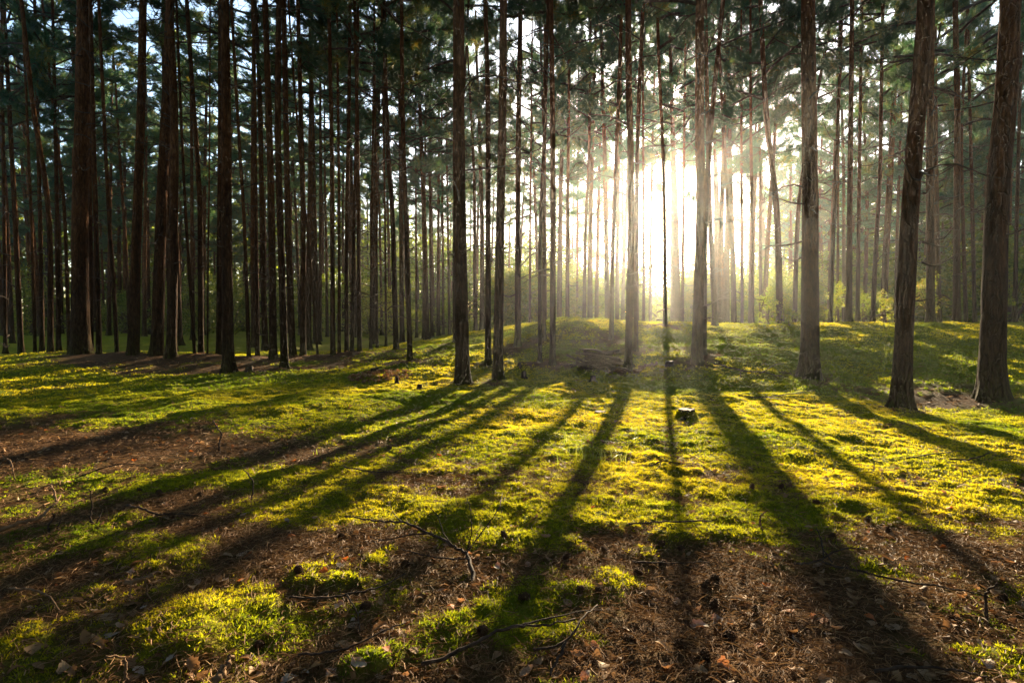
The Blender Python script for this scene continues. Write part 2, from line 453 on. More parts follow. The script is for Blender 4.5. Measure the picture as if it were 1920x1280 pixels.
# ------------------------------------------------------------------ trees of the photograph
# base x, base y in the photo (or a depth in metres where the foot is hidden: negative y), trunk width in photo pixels,
# points of the trunk's axis higher up, label
T = [
 # ---- left stand
 (10, 662, 9, [(8, 400), (4, 120)], 'slim dark pine at the very left edge of the stand'),
 (40, 665, 13, [(34, 540), (28, 400), (20, 250), (10, 60)], 'dark pine leaning outward near the left edge with a lit orange flank'),
 (66, 667, 8, [(60, 450), (52, 250), (44, 60)], 'slender pine second in from the left edge pair, straight and dark'),
 (79, 664, 11, [(76, 450), (70, 200)], 'dark pine tucked close behind a slender one left of the stoutest trunk'),
 (95, 667, 13, [(91, 400), (62, 200), (40, 0)], 'dark pine left of the stoutest trunk, bending outward high up'),
 (110, 665, 11, [(108, 450), (104, 250)], 'short-spaced dark pine just left of the leaning one beside the stoutest trunk'),
 (130, 664, 9, [(121, 400), (111, 300), (89, 100), (79, 0)], 'slim pine leaning outward, touching the stoutest trunk at its foot'),
 (151, 670, 38, [(150, 430), (154, 200), (157, 0)], 'stoutest dark pine of the left stand, bare lit bark at its top'),
 (172, 668, 9, [(170, 450), (168, 250)], 'thin pine half hidden behind the stoutest trunk, rim lit orange'),
 (186, 672, 12, [(180, 420), (174, 215), (170, 30)], 'slim pine immediately beside the stoutest trunk, orange rim light'),
 (220, 672, 9, [(212, 520), (204, 400), (194, 200)], 'slim leaning pine between the stoutest trunk and a mid-sized one'),
 (248, 674, 22, [(257, 410), (264, 215), (268, 0)], 'mid-sized pine with red bark leaning slightly inward in the left stand'),
 (260, 671, 5, [(262, 500), (266, 350)], 'very thin rim lit pole beside the red-barked leaning pine'),
 (294, 674, 26, [(302, 400), (309, 260), (316, 100)], 'dark pine whose top crosses behind its straight neighbour'),
 (321, 679, 21, [(326, 400), (326, 200), (317, 0)], 'straight near-black pine third from the stoutest trunk'),
 (366, 677, 7, [(357, 540), (348, 400), (340, 230)], 'thin pale-lit pole leaning away from its stouter neighbour'),
 (377, 675, 12, [(375, 400), (372, 330), (361, 170), (350, 0)], 'pine glowing orange on one side, bent outward above'),
 (389, 677, 4, [(390, 500), (392, 360)], 'very thin bright pole just left of the lone front pine'),
 (411, 675, 13, [(412, 450), (413, 300)], 'dark pine partly hidden behind the lone front pine of the left stand'),
 (428, 700, 24, [(425, 400), (424, 200), (421, 0)], 'tall straight pine standing forward of the left stand on litter'),
 (467, 678, 8, [(458, 420), (450, 290), (440, 120)], 'slim pine leaning towards the forward one of the left stand'),
 (483, 677, 9, [(480, 430), (477, 134), (473, 0)], 'slim straight pine, first of a loose pair right of the forward pine'),
 (512, 680, 16, [(509, 400), (504, 215), (498, 30)], 'mid-sized pine with orange rim, left neighbour of the forward forked pair'),
 (534, 693, 15, [(528, 500), (522, 300), (521, 150), (523, 0)], 'dark pine standing forward between two mid-sized pines'),
 (549, 675, 14, [(540, 420), (536, 215), (533, 50)], 'mid-sized pine leaning left behind the forward dark one'),
 (568, 675, 12, [(568, 400), (564, 215), (560, 60)], 'straight mid-sized dark pine before the thin leaning pole'),
 (596, 674, 5, [(588, 560), (578, 450), (566, 330)], 'thin pole leaning steeply to the left in the middle of the stand'),
 (624, 673, 10, [(623, 400), (621, 220), (617, 30)], 'straight slim pine at the end of the left stand by the dip'),
 (636, 668, 7, [(636, 400), (634, 220)], 'thin dark pine hugging the straight slim one by the dip'),
 (650, 668, 9, [(650, 430), (654, 215), (656, 40)], 'slim dark pine, left one of three standing close at the dip'),
 (660, 668, 8, [(664, 420), (668, 240)], 'slim dark pine, middle one of three standing close at the dip'),
 (674, 667, 9, [(672, 420), (670, 235), (666, 50)], 'slim dark pine, right one of three standing close at the dip'),
 (695, 658, 6, [(697, 420), (700, 200)], 'thin far pine with orange light beside the trio at the dip'),
 (707, 655, 5, [(706, 420), (704, 240)], 'thinner far pine between the trio and the slope trees'),
 (724, 652, 5, [(722, 420), (719, 240)], 'thin far pine just left of the bent slope pine'),
 # ---- slope and middle
 (743, 661, 11, [(736, 410), (728, 290), (722, 120), (720, 0)], 'pine bending left at the foot of the mossy slope'),
 (754, 645, 10, [(752, 430), (750, 215), (746, 40)], 'straight pine right behind the bent one on the slope'),
 (769, 681, 10, [(762, 430), (757, 290), (754, 140), (753, 0)], 'slim pine standing forward on the slope, tilted left'),
 (781, 634, 5, [(780, 420), (779, 250)], 'thin background pine behind the forward slope pine'),
 (795, 635, 7, [(795, 420), (798, 215), (800, 60)], 'slim straight pine high on the slope, first of a row'),
 (810, 633, 7, [(807, 440), (805, 250)], 'slim pine, second of the row high on the slope'),
 (822, 631, 7, [(822, 430), (823, 250)], 'slim pine, third of the row high on the slope'),
 (831, 630, 6, [(830, 430), (828, 250)], 'thin pine, fourth of the row high on the slope'),
 (843, 629, 6, [(840, 430), (837, 250), (834, 80)], 'thin pine at the end of the slope row by the big dark trunk'),
 (852, 645, 6, [(852, 430), (868, 200)], 'thin pine almost hidden behind the big dark centre trunk'),
 (868, 726, 27, [(862, 420), (860, 215), (860, 0)], 'big dark pine standing closest in the centre on moss'),
 (893, 620, 7, [(896, 420), (899, 240)], 'slim hazy pine just right of the big centre trunk'),
 (915, 690, 12, [(915, 420), (915, 215), (910, 0)], 'slender pine left one of a close pair in the centre'),
 (933, 717, 19, [(938, 410), (942, 215), (944, 0)], 'pale mossy pine right one of a close pair in the centre'),
 (971, 651, 12, [(971, 420), (972, 250), (975, 80)], 'single slim pine on the slope right of the centre pair'),
 (993, -26, 5, [(994, 420), (996, 250)], 'thin hazy pine behind the crest, left of the tall twin trunks'),
 (1012, 685, 8, [(1013, 430), (1019, 300), (1024, 140)], 'thin pine, left one of tall twin trunks below the crest'),
 (1020, 640, 8, [(1020, 430), (1021, 260)], 'slim pine rising between the tall twin trunks below the crest'),
 (1036, 690, 12, [(1037, 420), (1036, 215), (1033, 0)], 'straight dark pine, right one of tall twin trunks below the crest'),
 (1048, -25, 6, [(1051, 420), (1053, 260)], 'thin hazy pine behind the crest beside the twin trunks'),
 (1064, -26, 8, [(1064, 420), (1066, 240)], 'hazy slim pine standing at the left end of the crest'),
 (1082, -32, 5, [(1083, 420), (1084, 250)], 'very faint thin pine in the haze behind the crest'),
 (1095, -24, 8, [(1098, 430), (1104, 300), (1106, 150)], 'hazy pine on the crest left of the sunlit gap'),
 (1108, -33, 5, [(1107, 430), (1106, 280)], 'faint thin pine just left of the bright gap'),
 (1146, 640, 9, [(1150, 440), (1156, 280), (1162, 120)], 'slim pine leaning right on the slope left of the sun'),
 (1157, -22, 9, [(1158, 430), (1162, 260)], 'hazy pine behind the slim leaning one left of the sun'),
 (1169, -27, 6, [(1168, 430), (1166, 280)], 'thin pale pine in the haze left of the sun'),
 (1178, 699, 15, [(1183, 430), (1182, 260), (1179, 160), (1178, 0)], 'pine standing on the lit moss directly left of the sun'),
 (1192, 664, 10, [(1193, 430), (1197, 215), (1206, 0)], 'tall pale pine leaning right behind the one left of the sun'),
 (1207, -25, 6, [(1207, 430), (1206, 260)], 'thin hazy pine between the sun and the tall pale trunk'),
 (1247, 613, 8, [(1246, 420), (1243, 280), (1237, 150)], 'slim dark pine standing right in front of the sun on the crest'),
 (1262, -30, 5, [(1262, 420), (1260, 260)], 'faint thin pine just right of the sun'),
 (1279, -26, 7, [(1281, 420), (1283, 260)], 'hazy brown pine between the sun and the forward lit pine'),
 # ---- right
 (1306, 691, 22, [(1314, 400), (1312, 250), (1312, 0)], 'reddish pine right of the sun throwing a broad shadow'),
 (1319, 672, 12, [(1322, 430), (1330, 280), (1340, 160), (1353, 30)], 'leaning pine close behind the reddish one right of the sun'),
 (1341, 611, 11, [(1334, 470), (1330, 360), (1326, 200)], 'slim backlit pine on the crest leaning left'),
 (1378, -21, 8, [(1374, 480), (1366, 400), (1357, 260)], 'slim hazy pine leaning left against the white sky'),
 (1392, -26, 7, [(1391, 430), (1390, 260)], 'thin pale pine in the haze before the wide light trunk'),
 (1411, -24, 8, [(1410, 430), (1408, 260)], 'hazy pine close left of the wide light trunk'),
 (1428, 600, 18, [(1428, 420), (1425, 250), (1420, 130), (1419, 0)], 'wide light-barked pine on the crest above a yellow sapling'),
 (1463, -20, 14, [(1458, 430), (1450, 330), (1438, 230), (1430, 90)], 'brown pine on the crest curving left towards the light trunk'),
 (1483, 603, 11, [(1482, 420), (1484, 290), (1487, 130), (1489, 0)], 'straight reddish pine, left stem of a pair behind the crest'),
 (1490, -20, 10, [(1494, 450), (1503, 340), (1535, 160), (1565, 0)], 'pine leaning right, right stem of a pair behind the crest'),
 (1518, 712, 37, [(1519, 420), (1517, 210), (1515, 0)], 'stout straight pine on the mound left of two dark leaning pines'),
 (1557, -21, 9, [(1563, 430), (1569, 280), (1576, 100)], 'slim lit pine first right of the stout mound pine'),
 (1571, -25, 6, [(1571, 430), (1572, 280)], 'thin pale pine second right of the stout mound pine'),
 (1592, -19.5, 13, [(1593, 420), (1595, 250), (1597, 60)], 'mid-sized pine among green undergrowth behind the mound'),
 (1608, -22, 9, [(1610, 420), (1612, 280), (1614, 130)], 'orange rimmed pine beside the mid-sized one in the undergrowth'),
 (1636, -22, 10, [(1642, 470), (1650, 330), (1652, 200)], 'pine leaning right in the undergrowth near the dark tilted trunk'),
 (1688, 768, 40, [(1706, 400), (1716, 260), (1726, 140), (1735, 0)], 'near-black pine tilting right with a burl at its foot'),
 (1745, -19, 18, [(1744, 430), (1743, 300), (1746, 100)], 'light-barked pine between the two big dark tilted trunks'),
 (1762, -22, 10, [(1758, 430), (1755, 280), (1754, 100)], 'slimmer pine touching the light-barked one between the dark trunks'),
 (1794, -20, 16, [(1794, 420), (1795, 200), (1792, 60)], 'greyish pine left of the widest dark trunk, sky beside it'),
 (1812, -24, 9, [(1806, 430), (1803, 250), (1812, 60)], 'slim pine crossing behind the greyish one near the widest trunk'),
 (1828, -24, 9, [(1824, 430), (1820, 260), (1816, 100)], 'slim pine close to the left flank of the widest dark trunk'),
 (1858, 756, 55, [(1869, 400), (1878, 270), (1888, 150), (1895, 0)], 'widest near-black pine at the right, tilting outward'),
 (1903, -22, 10, [(1906, 430), (1912, 200)], 'slim orange pine showing past the widest trunk at the right edge'),
]
TREES = []
TAN = math.tan(SUN_AZ)
# trunks behind the crest stand in line with nearer ones towards the sun, so that their shadows fall together
STRIPS = []
for (bx, by, w, ctl, label) in T:
    if by > 0 and bx > 760 and bx != 1247:
        q = on_ground(bx, by)
        if q.y < 17:
            STRIPS.append(q.x - TAN * q.y)
def strip_gap(st):
    return min(abs(st - v) for v in STRIPS)
for (bx, by, w, ctl, label) in T:
    if by > 0:
        B = on_ground(bx, by)
    else:
        d = ray(bx, 600)
        Y = min(np.linspace(-by * .86, -by * 1.28, 60), key=lambda q: strip_gap((d.x / d.y - TAN) * q) + .004 * abs(q + by))
        B = Vector((d.x / d.y * Y, Y, 0)); B.z = float(lay(B.x, B.y))
    if B.y > 45:
        print('far tree', label, B)
    cosv = B.y / math.hypot(B.x, B.y)            # a post off the view axis looks wider than it is
    TREES.append((B, w * B.y / FPX * cosv * .95, [at(x, y, B.y) for (x, y) in ctl], label))
    if B.y < 16:
        TREE_SPOTS.append((B.x, B.y, 0.35 + w * B.y / FPX))

# ------------------------------------------------------------------ ground sheet
def build_ground():
    front = np.linspace(math.radians(-56), math.radians(56), 560)
    back = np.linspace(math.radians(56), math.radians(304), 70)[1:-1]
    th = np.concatenate([front, back])
    r = np.concatenate([[0.02, 0.2, 0.5, 0.8], 1.05 * np.exp(np.linspace(0, math.log(240 / 1.05), 450))])
    R, TH = np.meshgrid(r, th, indexing='ij')
    x = (R * np.sin(TH)).ravel(); y = (R * np.cos(TH)).ravel()
    m = moss_mask(x, y)
    z = land(x, y, m)
    nt_ = len(th); nr = len(r)
    i = np.arange(nr - 1)[:, None] * nt_; j = np.arange(nt_)[None, :]; j2 = (j + 1) % nt_
    q = np.stack([i + j, i + nt_ + j, i + nt_ + j2, i + j2], -1).reshape(-1, 4)[:, ::-1]
    me = mesh_np('ground', np.stack([x, y, z], 1), q, {'moss': m}, True)
    o = obj('ground', me, M_GROUND)
    tag(o, 'forest floor of brown litter and yellow-green moss', kind='structure')
build_ground()

# ------------------------------------------------------------------ trunks, limbs, crowns
def trunk_mesh(name, base, ctl, dia, H, seed, sides, rings, rough, lean=(0, 0)):
    """axis through the control points, then on upwards to height H; local to the base"""
    pts = [np.array([0, 0, 0.0])] + [np.array(c - base) for c in ctl]
    if ctl:
        e = pts[-1] - pts[-2]; e = e / np.linalg.norm(e)
        while pts[-1][2] < H:
            e = e * .8 + np.array([lean[0], lean[1], 1.0]) * .2; e /= np.linalg.norm(e)
            pts.append(pts[-1] + e * 2.5)
    else:
        rs = np.random.default_rng(seed)
        off = np.zeros(2); sl = np.array(lean, float)
        for z in np.arange(3, H + 3.1, 3):
            sl = sl + rs.normal(0, .010, 2); off = off + sl * 3
            pts.append(np.array([off[0], off[1], z]))
    path = smooth_path(pts, 80)
    zz = path[:, 2]
    z = np.concatenate([[-0.25], np.linspace(0, 1, rings) ** 1.5 * H])
    ax = np.stack([np.interp(z, zz, path[:, 0]), np.interp(z, zz, path[:, 1]), z], 1)
    rad = dia / 2 * (1.0 - 0.60 * np.clip(z, 0, None) / H) * (1 + 0.05 * np.exp(-np.clip(z, 0, None) / 1.2))
    th = np.arange(sides) / sides * 2 * np.pi
    rs = np.random.default_rng(seed + 5)
    ph = rs.uniform(0, 6.28, 3)
    lobes = 0.5 + 0.5 * (0.5 * np.cos(3 * th + ph[0]) + 0.5 * np.cos(5 * th + ph[1]))
    flare = np.exp(-np.clip(z, -.1, None) / (0.58 * dia + .05))[:, None] * (0.18 + 0.75 * lobes[None, :])
    rr = rad[:, None] * (1 + flare)
    TT, ZZ = np.meshgrid(th, z)
    bark = fbm(TT / 6.2832 * 9 * 1.0 + 50, ZZ * 3.0, seed, 3) - .5
    bark2 = vnoise(np.cos(TT) * 5 + 9, np.sin(TT) * 5 + ZZ * 1.3, seed + 9) - .5
    rr = rr * (1 + rough * (0.9 * bark + 0.8 * bark2))
    # swellings and old branch knots
    x = ax[:, 0:1] + rr * np.cos(TT); y = ax[:, 1:2] + rr * np.sin(TT)
    v = np.stack([x, y, ZZ], -1).reshape(-1, 3)
    i = np.arange(len(z) - 1)[:, None] * sides; j = np.arange(sides)[None, :]; j2 = (j + 1) % sides
    q = np.stack([i + j, i + j2, i + sides + j2, i + sides + j], -1).reshape(-1, 4)
    high = sstep(1.2, 6.5, ZZ + 3 * (vnoise(TT * 1.5, ZZ * .8, seed) - .5)).ravel()
    top = np.arange(sides)[None, :] + (len(z) - 1) * sides
    foot = (np.exp(-np.clip(ZZ, 0, None) / .45) * .8).ravel()
    me = mesh_np(name, v, [q, top], {'high': high, 'foot': foot}, True)
    return me, lambda h: np.array([np.interp(h, zz, path[:, 0]), np.interp(h, zz, path[:, 1]), h])

def tufts(tips, dirs, rs, n=28, ln=(.10, .21), w=.020, spread=.9):
    """needle sprays at the tips: narrow triangles fanning out around the twig's direction"""
    k = len(tips)
    d = dirs[:, None, :] + rs.normal(0, spread, (k, n, 3)) * .8
    d /= np.linalg.norm(d, axis=2, keepdims=True) + 1e-9
    L = rs.uniform(ln[0], ln[1], (k, n, 1))
    a = np.cross(d, rs.normal(0, 1, (k, n, 3))); a /= np.linalg.norm(a, axis=2, keepdims=True) + 1e-9
    o = tips[:, None, :] + d * .01 - dirs[:, None, :] * rs.uniform(0, .16, (k, n, 1))
    p0 = o + a * w * .5; p1 = o - a * w * .5; p2 = o + d * L
    v = np.stack([p0, p1, p2], 2).reshape(-1, 3)
    f = np.arange(k * n * 3).reshape(-1, 3)
    r = np.repeat(np.clip(rs.normal(.42, .18, k), 0, 1), n * 3) + rs.uniform(-.1, .1, k * n * 3)
    return v, f, np.clip(r, 0, 1)

def crown_variant(seed, Hc=8.0, R=2.3, limbs=27, dead=16, dense=1.0, low=5.0):
    rs = np.random.default_rng(seed); random.seed(seed)
    tb = Tubes(); tips = []; dirs = []
    for i in range(limbs):
        u = (i + rs.uniform(0, 1)) / limbs
        z0 = u * Hc * .97
        az = i * 2.39996 + rs.normal(0, .45)
        prof = (0.45 + 0.75 * math.sin(math.pi * min(1, .18 + u * .85)) ** 1.0)
        L = R * prof * rs.uniform(.65, 1.2)
        rise = rs.uniform(.05, .45) + .5 * u
        h = np.array([math.cos(az), math.sin(az), 0])
        side = np.array([-h[1], h[0], 0])
        bend = rs.normal(0, .18)
        t = np.linspace(0, 1, 6)
        pts = np.array([0, 0, z0]) + h * (t * L)[:, None] + side * (bend * t * t * L)[:, None] + np.array([0, 0, 1]) * ((rise * t - .35 * t * t * (1 - u) + .18 * t ** 3) * L)[:, None]
        tb.add(pts, np.linspace(.035, .008, 6) * (1.1 - .4 * u), 4, cap=False)
        nt_ = int(rs.integers(6, 9) * dense)
        for k in range(nt_):
            s = rs.uniform(.45, 1.0) if k else 1.0
            b = np.array([np.interp(s, t, pts[:, c]) for c in range(3)])
            td = h * rs.uniform(.2, 1) + side * rs.normal(0, .75) + np.array([0, 0, rs.uniform(-.05, .55)])
            td /= np.linalg.norm(td)
            tl = rs.uniform(.3, .75) * (1.15 - .5 * s)
            e = b + td * tl
            tb.add([b, (b + e) / 2 + rs.normal(0, .03, 3), e], [.010, .007, .004], 3, cap=False)
            for q in range(int(rs.integers(6, 10))):
                f = rs.uniform(.25, 1.05)
                tips.append(b + td * tl * f + rs.normal(0, .09, 3)); dirs.append(td + np.array([0, 0, .35]))
    for i in range(dead):
        z0 = -rs.uniform(0, 1) ** 1.3 * low
        az = rs.uniform(0, 6.28)
        h = np.array([math.cos(az), math.sin(az), 0]); side = np.array([-h[1], h[0], 0])
        L = rs.uniform(.5, 1.7) * (1 + z0 / low * .45)
        t = np.linspace(0, 1, 6)
        up = rs.uniform(-.25, .35)
        pts = np.array([0, 0, z0]) + h * (t * L)[:, None] + side * (rs.normal(0, .2) * t * t * L)[:, None] + np.array([0, 0, 1.0]) * ((up * t + rs.normal(0, .12) * np.sin(t * 5)) * L)[:, None]
        tb.add(pts, np.linspace(.018, .004, 6), 3, cap=False)
        for k in range(int(rs.integers(1, 5))):
            s = rs.uniform(.3, .95)
            b = np.array([np.interp(s, t, pts[:, c]) for c in range(3)])
            td = h * .6 + side * rs.normal(0, .8) + np.array([0, 0, rs.normal(0, .3)])
            tb.add([b, b + td * rs.uniform(.15, .5)], [.006, .003], 3, cap=False)
    v, f, r = tufts(np.array(tips), np.array(dirs), rs)
    return mesh_np('crown', v, f, {'rnd': r}), tb.mesh('limbs')

CROWNS = [crown_variant(100 + k, *a) for k, a in enumerate([
    (8.0, 2.3, 20, 11), (9.0, 2.0, 22, 9), (7.0, 2.6, 18, 12), (8.5, 2.2, 22, 8), (7.5, 2.4, 18, 13), (9.5, 1.9, 21, 10)])]
for c, l in CROWNS:
    c.materials.append(M_NEEDLE); l.materials.append(M_LIMB)

def put_crown(root, k, pos, rz, s, sz):
    c = obj('crown', CROWNS[k][0], None, root, pos)
    l = obj('limbs', CROWNS[k][1], None, root, pos)
    for o in (c, l):
        o.rotation_euler = (0, 0, rz); o.scale = (s, s, sz)
    l['kind'] = 'stuff'

def pine_root(loc, label, group):
    e = bpy.data.objects.new('pine_tree', None); COL.objects.link(e)
    e.location = loc; e.empty_display_size = .3
    tag(e, label, 'tree', group)
    return e

SNAGGED = []
for n, (B, dia, ctl, label) in enumerate(TREES):
    B = B.copy()
    ctl_ = ctl
    near = B.y < 11.5
    H = 16.0 + 3.5 * random.random()
    root = pine_root((B.x, B.y, B.z), label, 'pines of the open stand')
    me, axis = trunk_mesh('trunk', B, ctl_, dia, H, 300 + n * 7, 36 if near else (20 if B.y < 17 else 12), 170 if near else (80 if B.y < 17 else 30), .10 if near else .07)
    obj('trunk', me, M_BARK, root)
    if B.y < 19 and 'front of the sun' not in label:
        SNAGGED.append((root, axis, dia, B.y))
    # crown base keeps clear of the top of the frame's sunlit gap
    pxl = 960 + FPX * B.x / B.y
    hb = random.uniform(9.6, 11) if (pxl < 640 and B.y < 19) else random.uniform(6.6, 8.2) + (0.8 if B.y < 11 else 0)
    p = axis(hb)
    put_crown(root, n % len(CROWNS), p, random.uniform(0, 6.28), random.uniform(.85, 1.15), (H - hb) / 8.0 * 1.02)

# broken dead branches on the lower trunks
def snag_mesh(seed, L):
    rs = np.random.default_rng(seed); random.seed(seed)
    tb = Tubes(); t = np.linspace(0, 1, 7)
    p = np.stack([t * L, rs.normal(0, .10) * t * t * L + .03 * L * np.sin(t * 6), (rs.uniform(-.3, .3) * t + .10 * np.sin(t * 4 + seed)) * L], 1)
    tb.add(p, np.linspace(.016, .005, 7), 5)
    for k in range(int(rs.integers(0, 4))):
        s = rs.uniform(.35, .95); b = np.array([np.interp(s, t, p[:, c]) for c in range(3)])
        e = b + np.array([rs.uniform(.05, .3), rs.normal(0, .18), rs.normal(0, .12)]) * min(1, L)
        tb.add([b, (b + e) / 2 + rs.normal(0, .012, 3), e], [.006, .005, .003], 4)
    me = tb.mesh('dead_branch'); me.materials.append(M_LIMB)
    return me
SNAGS = [snag_mesh(40 + k, l) for k, l in enumerate((.12, .25, .45, .7, .95, 1.2, .35))]
for root, axis, dia, Yd in SNAGGED:
    for k in range(random.randint(4, 8)):
        z = random.uniform(1.6, 7.5)
        a = axis(z); az = random.uniform(0, 6.28)
        r = dia / 2 * (1 - .6 * z / 17) * .9
        kk = random.choice((0, 0, 1, 1, 2, 6, 3)) if z < 4 else random.choice((1, 2, 3, 4, 5, 6))
        o = obj('dead_branch', SNAGS[kk], None, root, (a[0] + r * math.cos(az), a[1] + r * math.sin(az), z))
        o.rotation_euler = (random.uniform(-.3, .3), 0, az)

# ---- the woodland further back: pines too alike to tell apart
FILL_TRUNKS = []
for k in range(6):
    me, ax = trunk_mesh('trunk', Vector((0, 0, 0)), [], .24, 18.0, 900 + k, 10, 26, .06, (random.uniform(-.02, .02), random.uniform(-.02, .02)))
    me.materials.append(M_BARK)
    FILL_TRUNKS.append((me, ax))

def in_corridor(x, y):
    """the open strip through which the low sun reaches the clearing"""
    s = x - math.tan(SUN_AZ) * y
    return -9.5 < s < 12.0

LANDMARKS = [(40, 'the outward leaning edge pine'), (95, 'the pine bending outward'), (151, 'the stoutest left trunk'), (248, 'the red-barked leaning pine'), (321, 'the straight near-black pine'), (428, 'the forward pine of the left stand'),
             (534, 'the forward dark pine'), (624, 'the slim pine by the dip'), (743, 'the bent slope pine'), (868, 'the big centre pine'), (933, 'the pale centre pine'), (1036, 'the dark twin trunk'),
             (1178, 'the pine left of the sun'), (1306, 'the reddish pine'), (1428, 'the wide light crest pine'), (1518, 'the stout mound pine'), (1695, 'the burled tilted pine'), (1794, 'the greyish pine'), (1862, 'the widest trunk')]
ORD = 'first second third fourth fifth sixth seventh eighth ninth tenth eleventh twelfth thirteenth fourteenth fifteenth sixteenth seventeenth eighteenth nineteenth twentieth twenty-first twenty-second twenty-third twenty-fourth twenty-fifth twenty-sixth twenty-seventh twenty-eighth twenty-ninth thirtieth'.split()
def gap_of(px):
    k = -1
    for i, (q, _n) in enumerate(LANDMARKS):
        if px > q: k = i
    return k
def gap_words(k):
    return 'left of ' + LANDMARKS[0][1] if k < 0 else 'right of ' + LANDMARKS[k][1]
pts_ = [(t[0].x, t[0].y) for t in TREES]
fill = []
rf = np.random.default_rng(21)
tries = 0
while tries < 9000 and len(fill) < 235:
    tries += 1
    y = 19 + 62 * rf.random() ** 1.15
    x = rf.uniform(-1.0, 1.0) * (y * .92 + 1)
    pxl = 960 + FPX * x / y
    if y < 24 and pxl > 620:
        continue
    if y > 42 and -34 < x - math.tan(SUN_AZ) * y < -9 and rf.random() < .4:
        continue
    if pxl < 640 and y < 32 and rf.random() < .72:
        continue
    if in_corridor(x, y) and y > 36 and (x - math.tan(SUN_AZ) * y > -5 or rf.random() < .8):
        continue
    if pxl > 850 and y < 25 and rf.random() < .5:
        continue
    if 1120 < pxl < 1290 and rf.random() < .5:
        continue
    if any((x - a) ** 2 + (y - b) ** 2 < (1.9 + .012 * y) ** 2 for a, b in pts_):
        continue
    if -6 < x - TAN * y < 10:
        v = min(STRIPS, key=lambda q: abs(q - (x - TAN * y)))
        if abs(v - (x - TAN * y)) > 1.2:
            continue
        x = v + TAN * y + rf.normal(0, .05); pxl = 960 + FPX * x / y
    pts_.append((x, y)); fill.append((x, y, pxl))
fill.sort(key=lambda q: q[2])
in_gap = {}
# pines whose crowns hang over the sun's gap
for px_, Y_ in ((1072, 29), (1118, 31), (1137, 27.5), (1168, 33), (1188, 29.5), (1222, 32), (1247, 35), (1270, 28.5), (1296, 33.5), (1333, 27), (1352, 31), (1386, 28), (1404, 33), (1447, 29.5), (1034, 32), (1010, 28), (1530, 33)):
    x_ = (px_ - 960) / FPX * Y_
    x_ = min(STRIPS, key=lambda q: abs(q - (x_ - TAN * Y_))) + TAN * Y_
    fill.append((x_, Y_, 960 + FPX * x_ / Y_))
fill.sort(key=lambda q: q[2])
for n, (x, y, pxl) in enumerate(fill):
    g = gap_of(pxl)
    in_gap[g] = in_gap.get(g, 0) + 1
    look = 'slender far pine' if y > 40 else 'slim background pine'
    lab = ('%s, %s in the gap %s' % (look, ORD[min(29, in_gap[g] - 1)], gap_words(g)),
           'far pines of the left stand' if pxl < 640 else 'far pines behind the mossy rise')
    z = land1(x, y)
    root = pine_root((x, y, z), *lab)
    k = n % 6
    me, ax = FILL_TRUNKS[k]
    t = obj('trunk', me, None, root)
    rz = random.uniform(0, 6.28); s = random.uniform(.75, 1.35); sz = random.uniform(.85, 1.1)
    t.rotation_euler = (0, 0, rz); t.scale = (s, s, sz)
    H = 18.0 * sz
    hb = random.uniform(5.6, 8.0)
    if 1000 < pxl < 1480 and y < 36:
        hb = 1.2 + (600 - random.uniform(300, 360)) / FPX * y
    if x - math.tan(SUN_AZ) * y < -9 and x - math.tan(SUN_AZ) * y > -34:
        hb = random.uniform(8.4, 10.6) + (1.0 if y > 40 else 0)
    a = ax(hb / sz)
    p = Vector((a[0] * s, a[1] * s, hb)); p.rotate(Matrix.Rotation(rz, 3, 'Z'))
    put_crown(root, (n * 5 + 2) % len(CROWNS), p, random.uniform(0, 6.28), random.uniform(.95, 1.3), (H - hb) / 8.0)

# ------------------------------------------------------------------ undergrowth, saplings, far wood
def leaf_cloud(centres, radii, n, rs, size=(.05, .09)):
    """n leaves scattered through lumpy volumes: each leaf a bent rhomb of two triangles"""
    k = len(centres)
    idx = rs.integers(0, k, n)
    d = rs.normal(0, 1, (n, 3)); d /= np.linalg.norm(d, axis=1, keepdims=True)
    p = centres[idx] + d * (radii[idx] * rs.uniform(.25, 1.0, n) ** .6)[:, None]
    a = rs.normal(0, 1, (n, 3)); a[:, 2] *= .5; a /= np.linalg.norm(a, axis=1, keepdims=True)
    b = np.cross(a, rs.normal(0, 1, (n, 3))); b /= np.linalg.norm(b, axis=1, keepdims=True)
    L = rs.uniform(size[0], size[1], n)[:, None]
    v = np.stack([p - a * L, p + b * L * .45, p + a * L, p - b * L * .45], 1).reshape(-1, 3)
    f = np.arange(n * 4).reshape(-1, 4)
    r = np.repeat(np.clip(.5 + .35 * d[:, 2] * .3 + rs.normal(0, .22, n), 0, 1), 4)
    return v, f, r

def shrub_variant(seed, h, w, n, lumps, size=(.05, .09), low=.1):
    rs = np.random.default_rng(seed); random.seed(seed)
    c = np.stack([rs.normal(0, w * .38, lumps), rs.normal(0, w * .38, lumps), rs.uniform(low, 1, lumps) * h * .88], 1)
    taper = 1.15 - .75 * c[:, 2] / h
    c[:, :2] *= taper[:, None]
    rad = rs.uniform(.16, .34, lumps) * w * (.6 + .5 * taper)
    v, f, r = leaf_cloud(c, rad, n, rs, size)
    tb = Tubes()
    for i in range(min(lumps, 14)):
        e = c[i]
        m_ = np.array([e[0] * .35, e[1] * .35, e[2] * .55])
        tb.add(smooth_path([(rs.normal(0, .04), rs.normal(0, .04), -.05), m_, e], 6), np.linspace(.016, .004, 6) * (h / 2) ** .5, 4, cap=False)
    return mesh_np('foliage', v, f, {'rnd': r}), tb.mesh('stems')

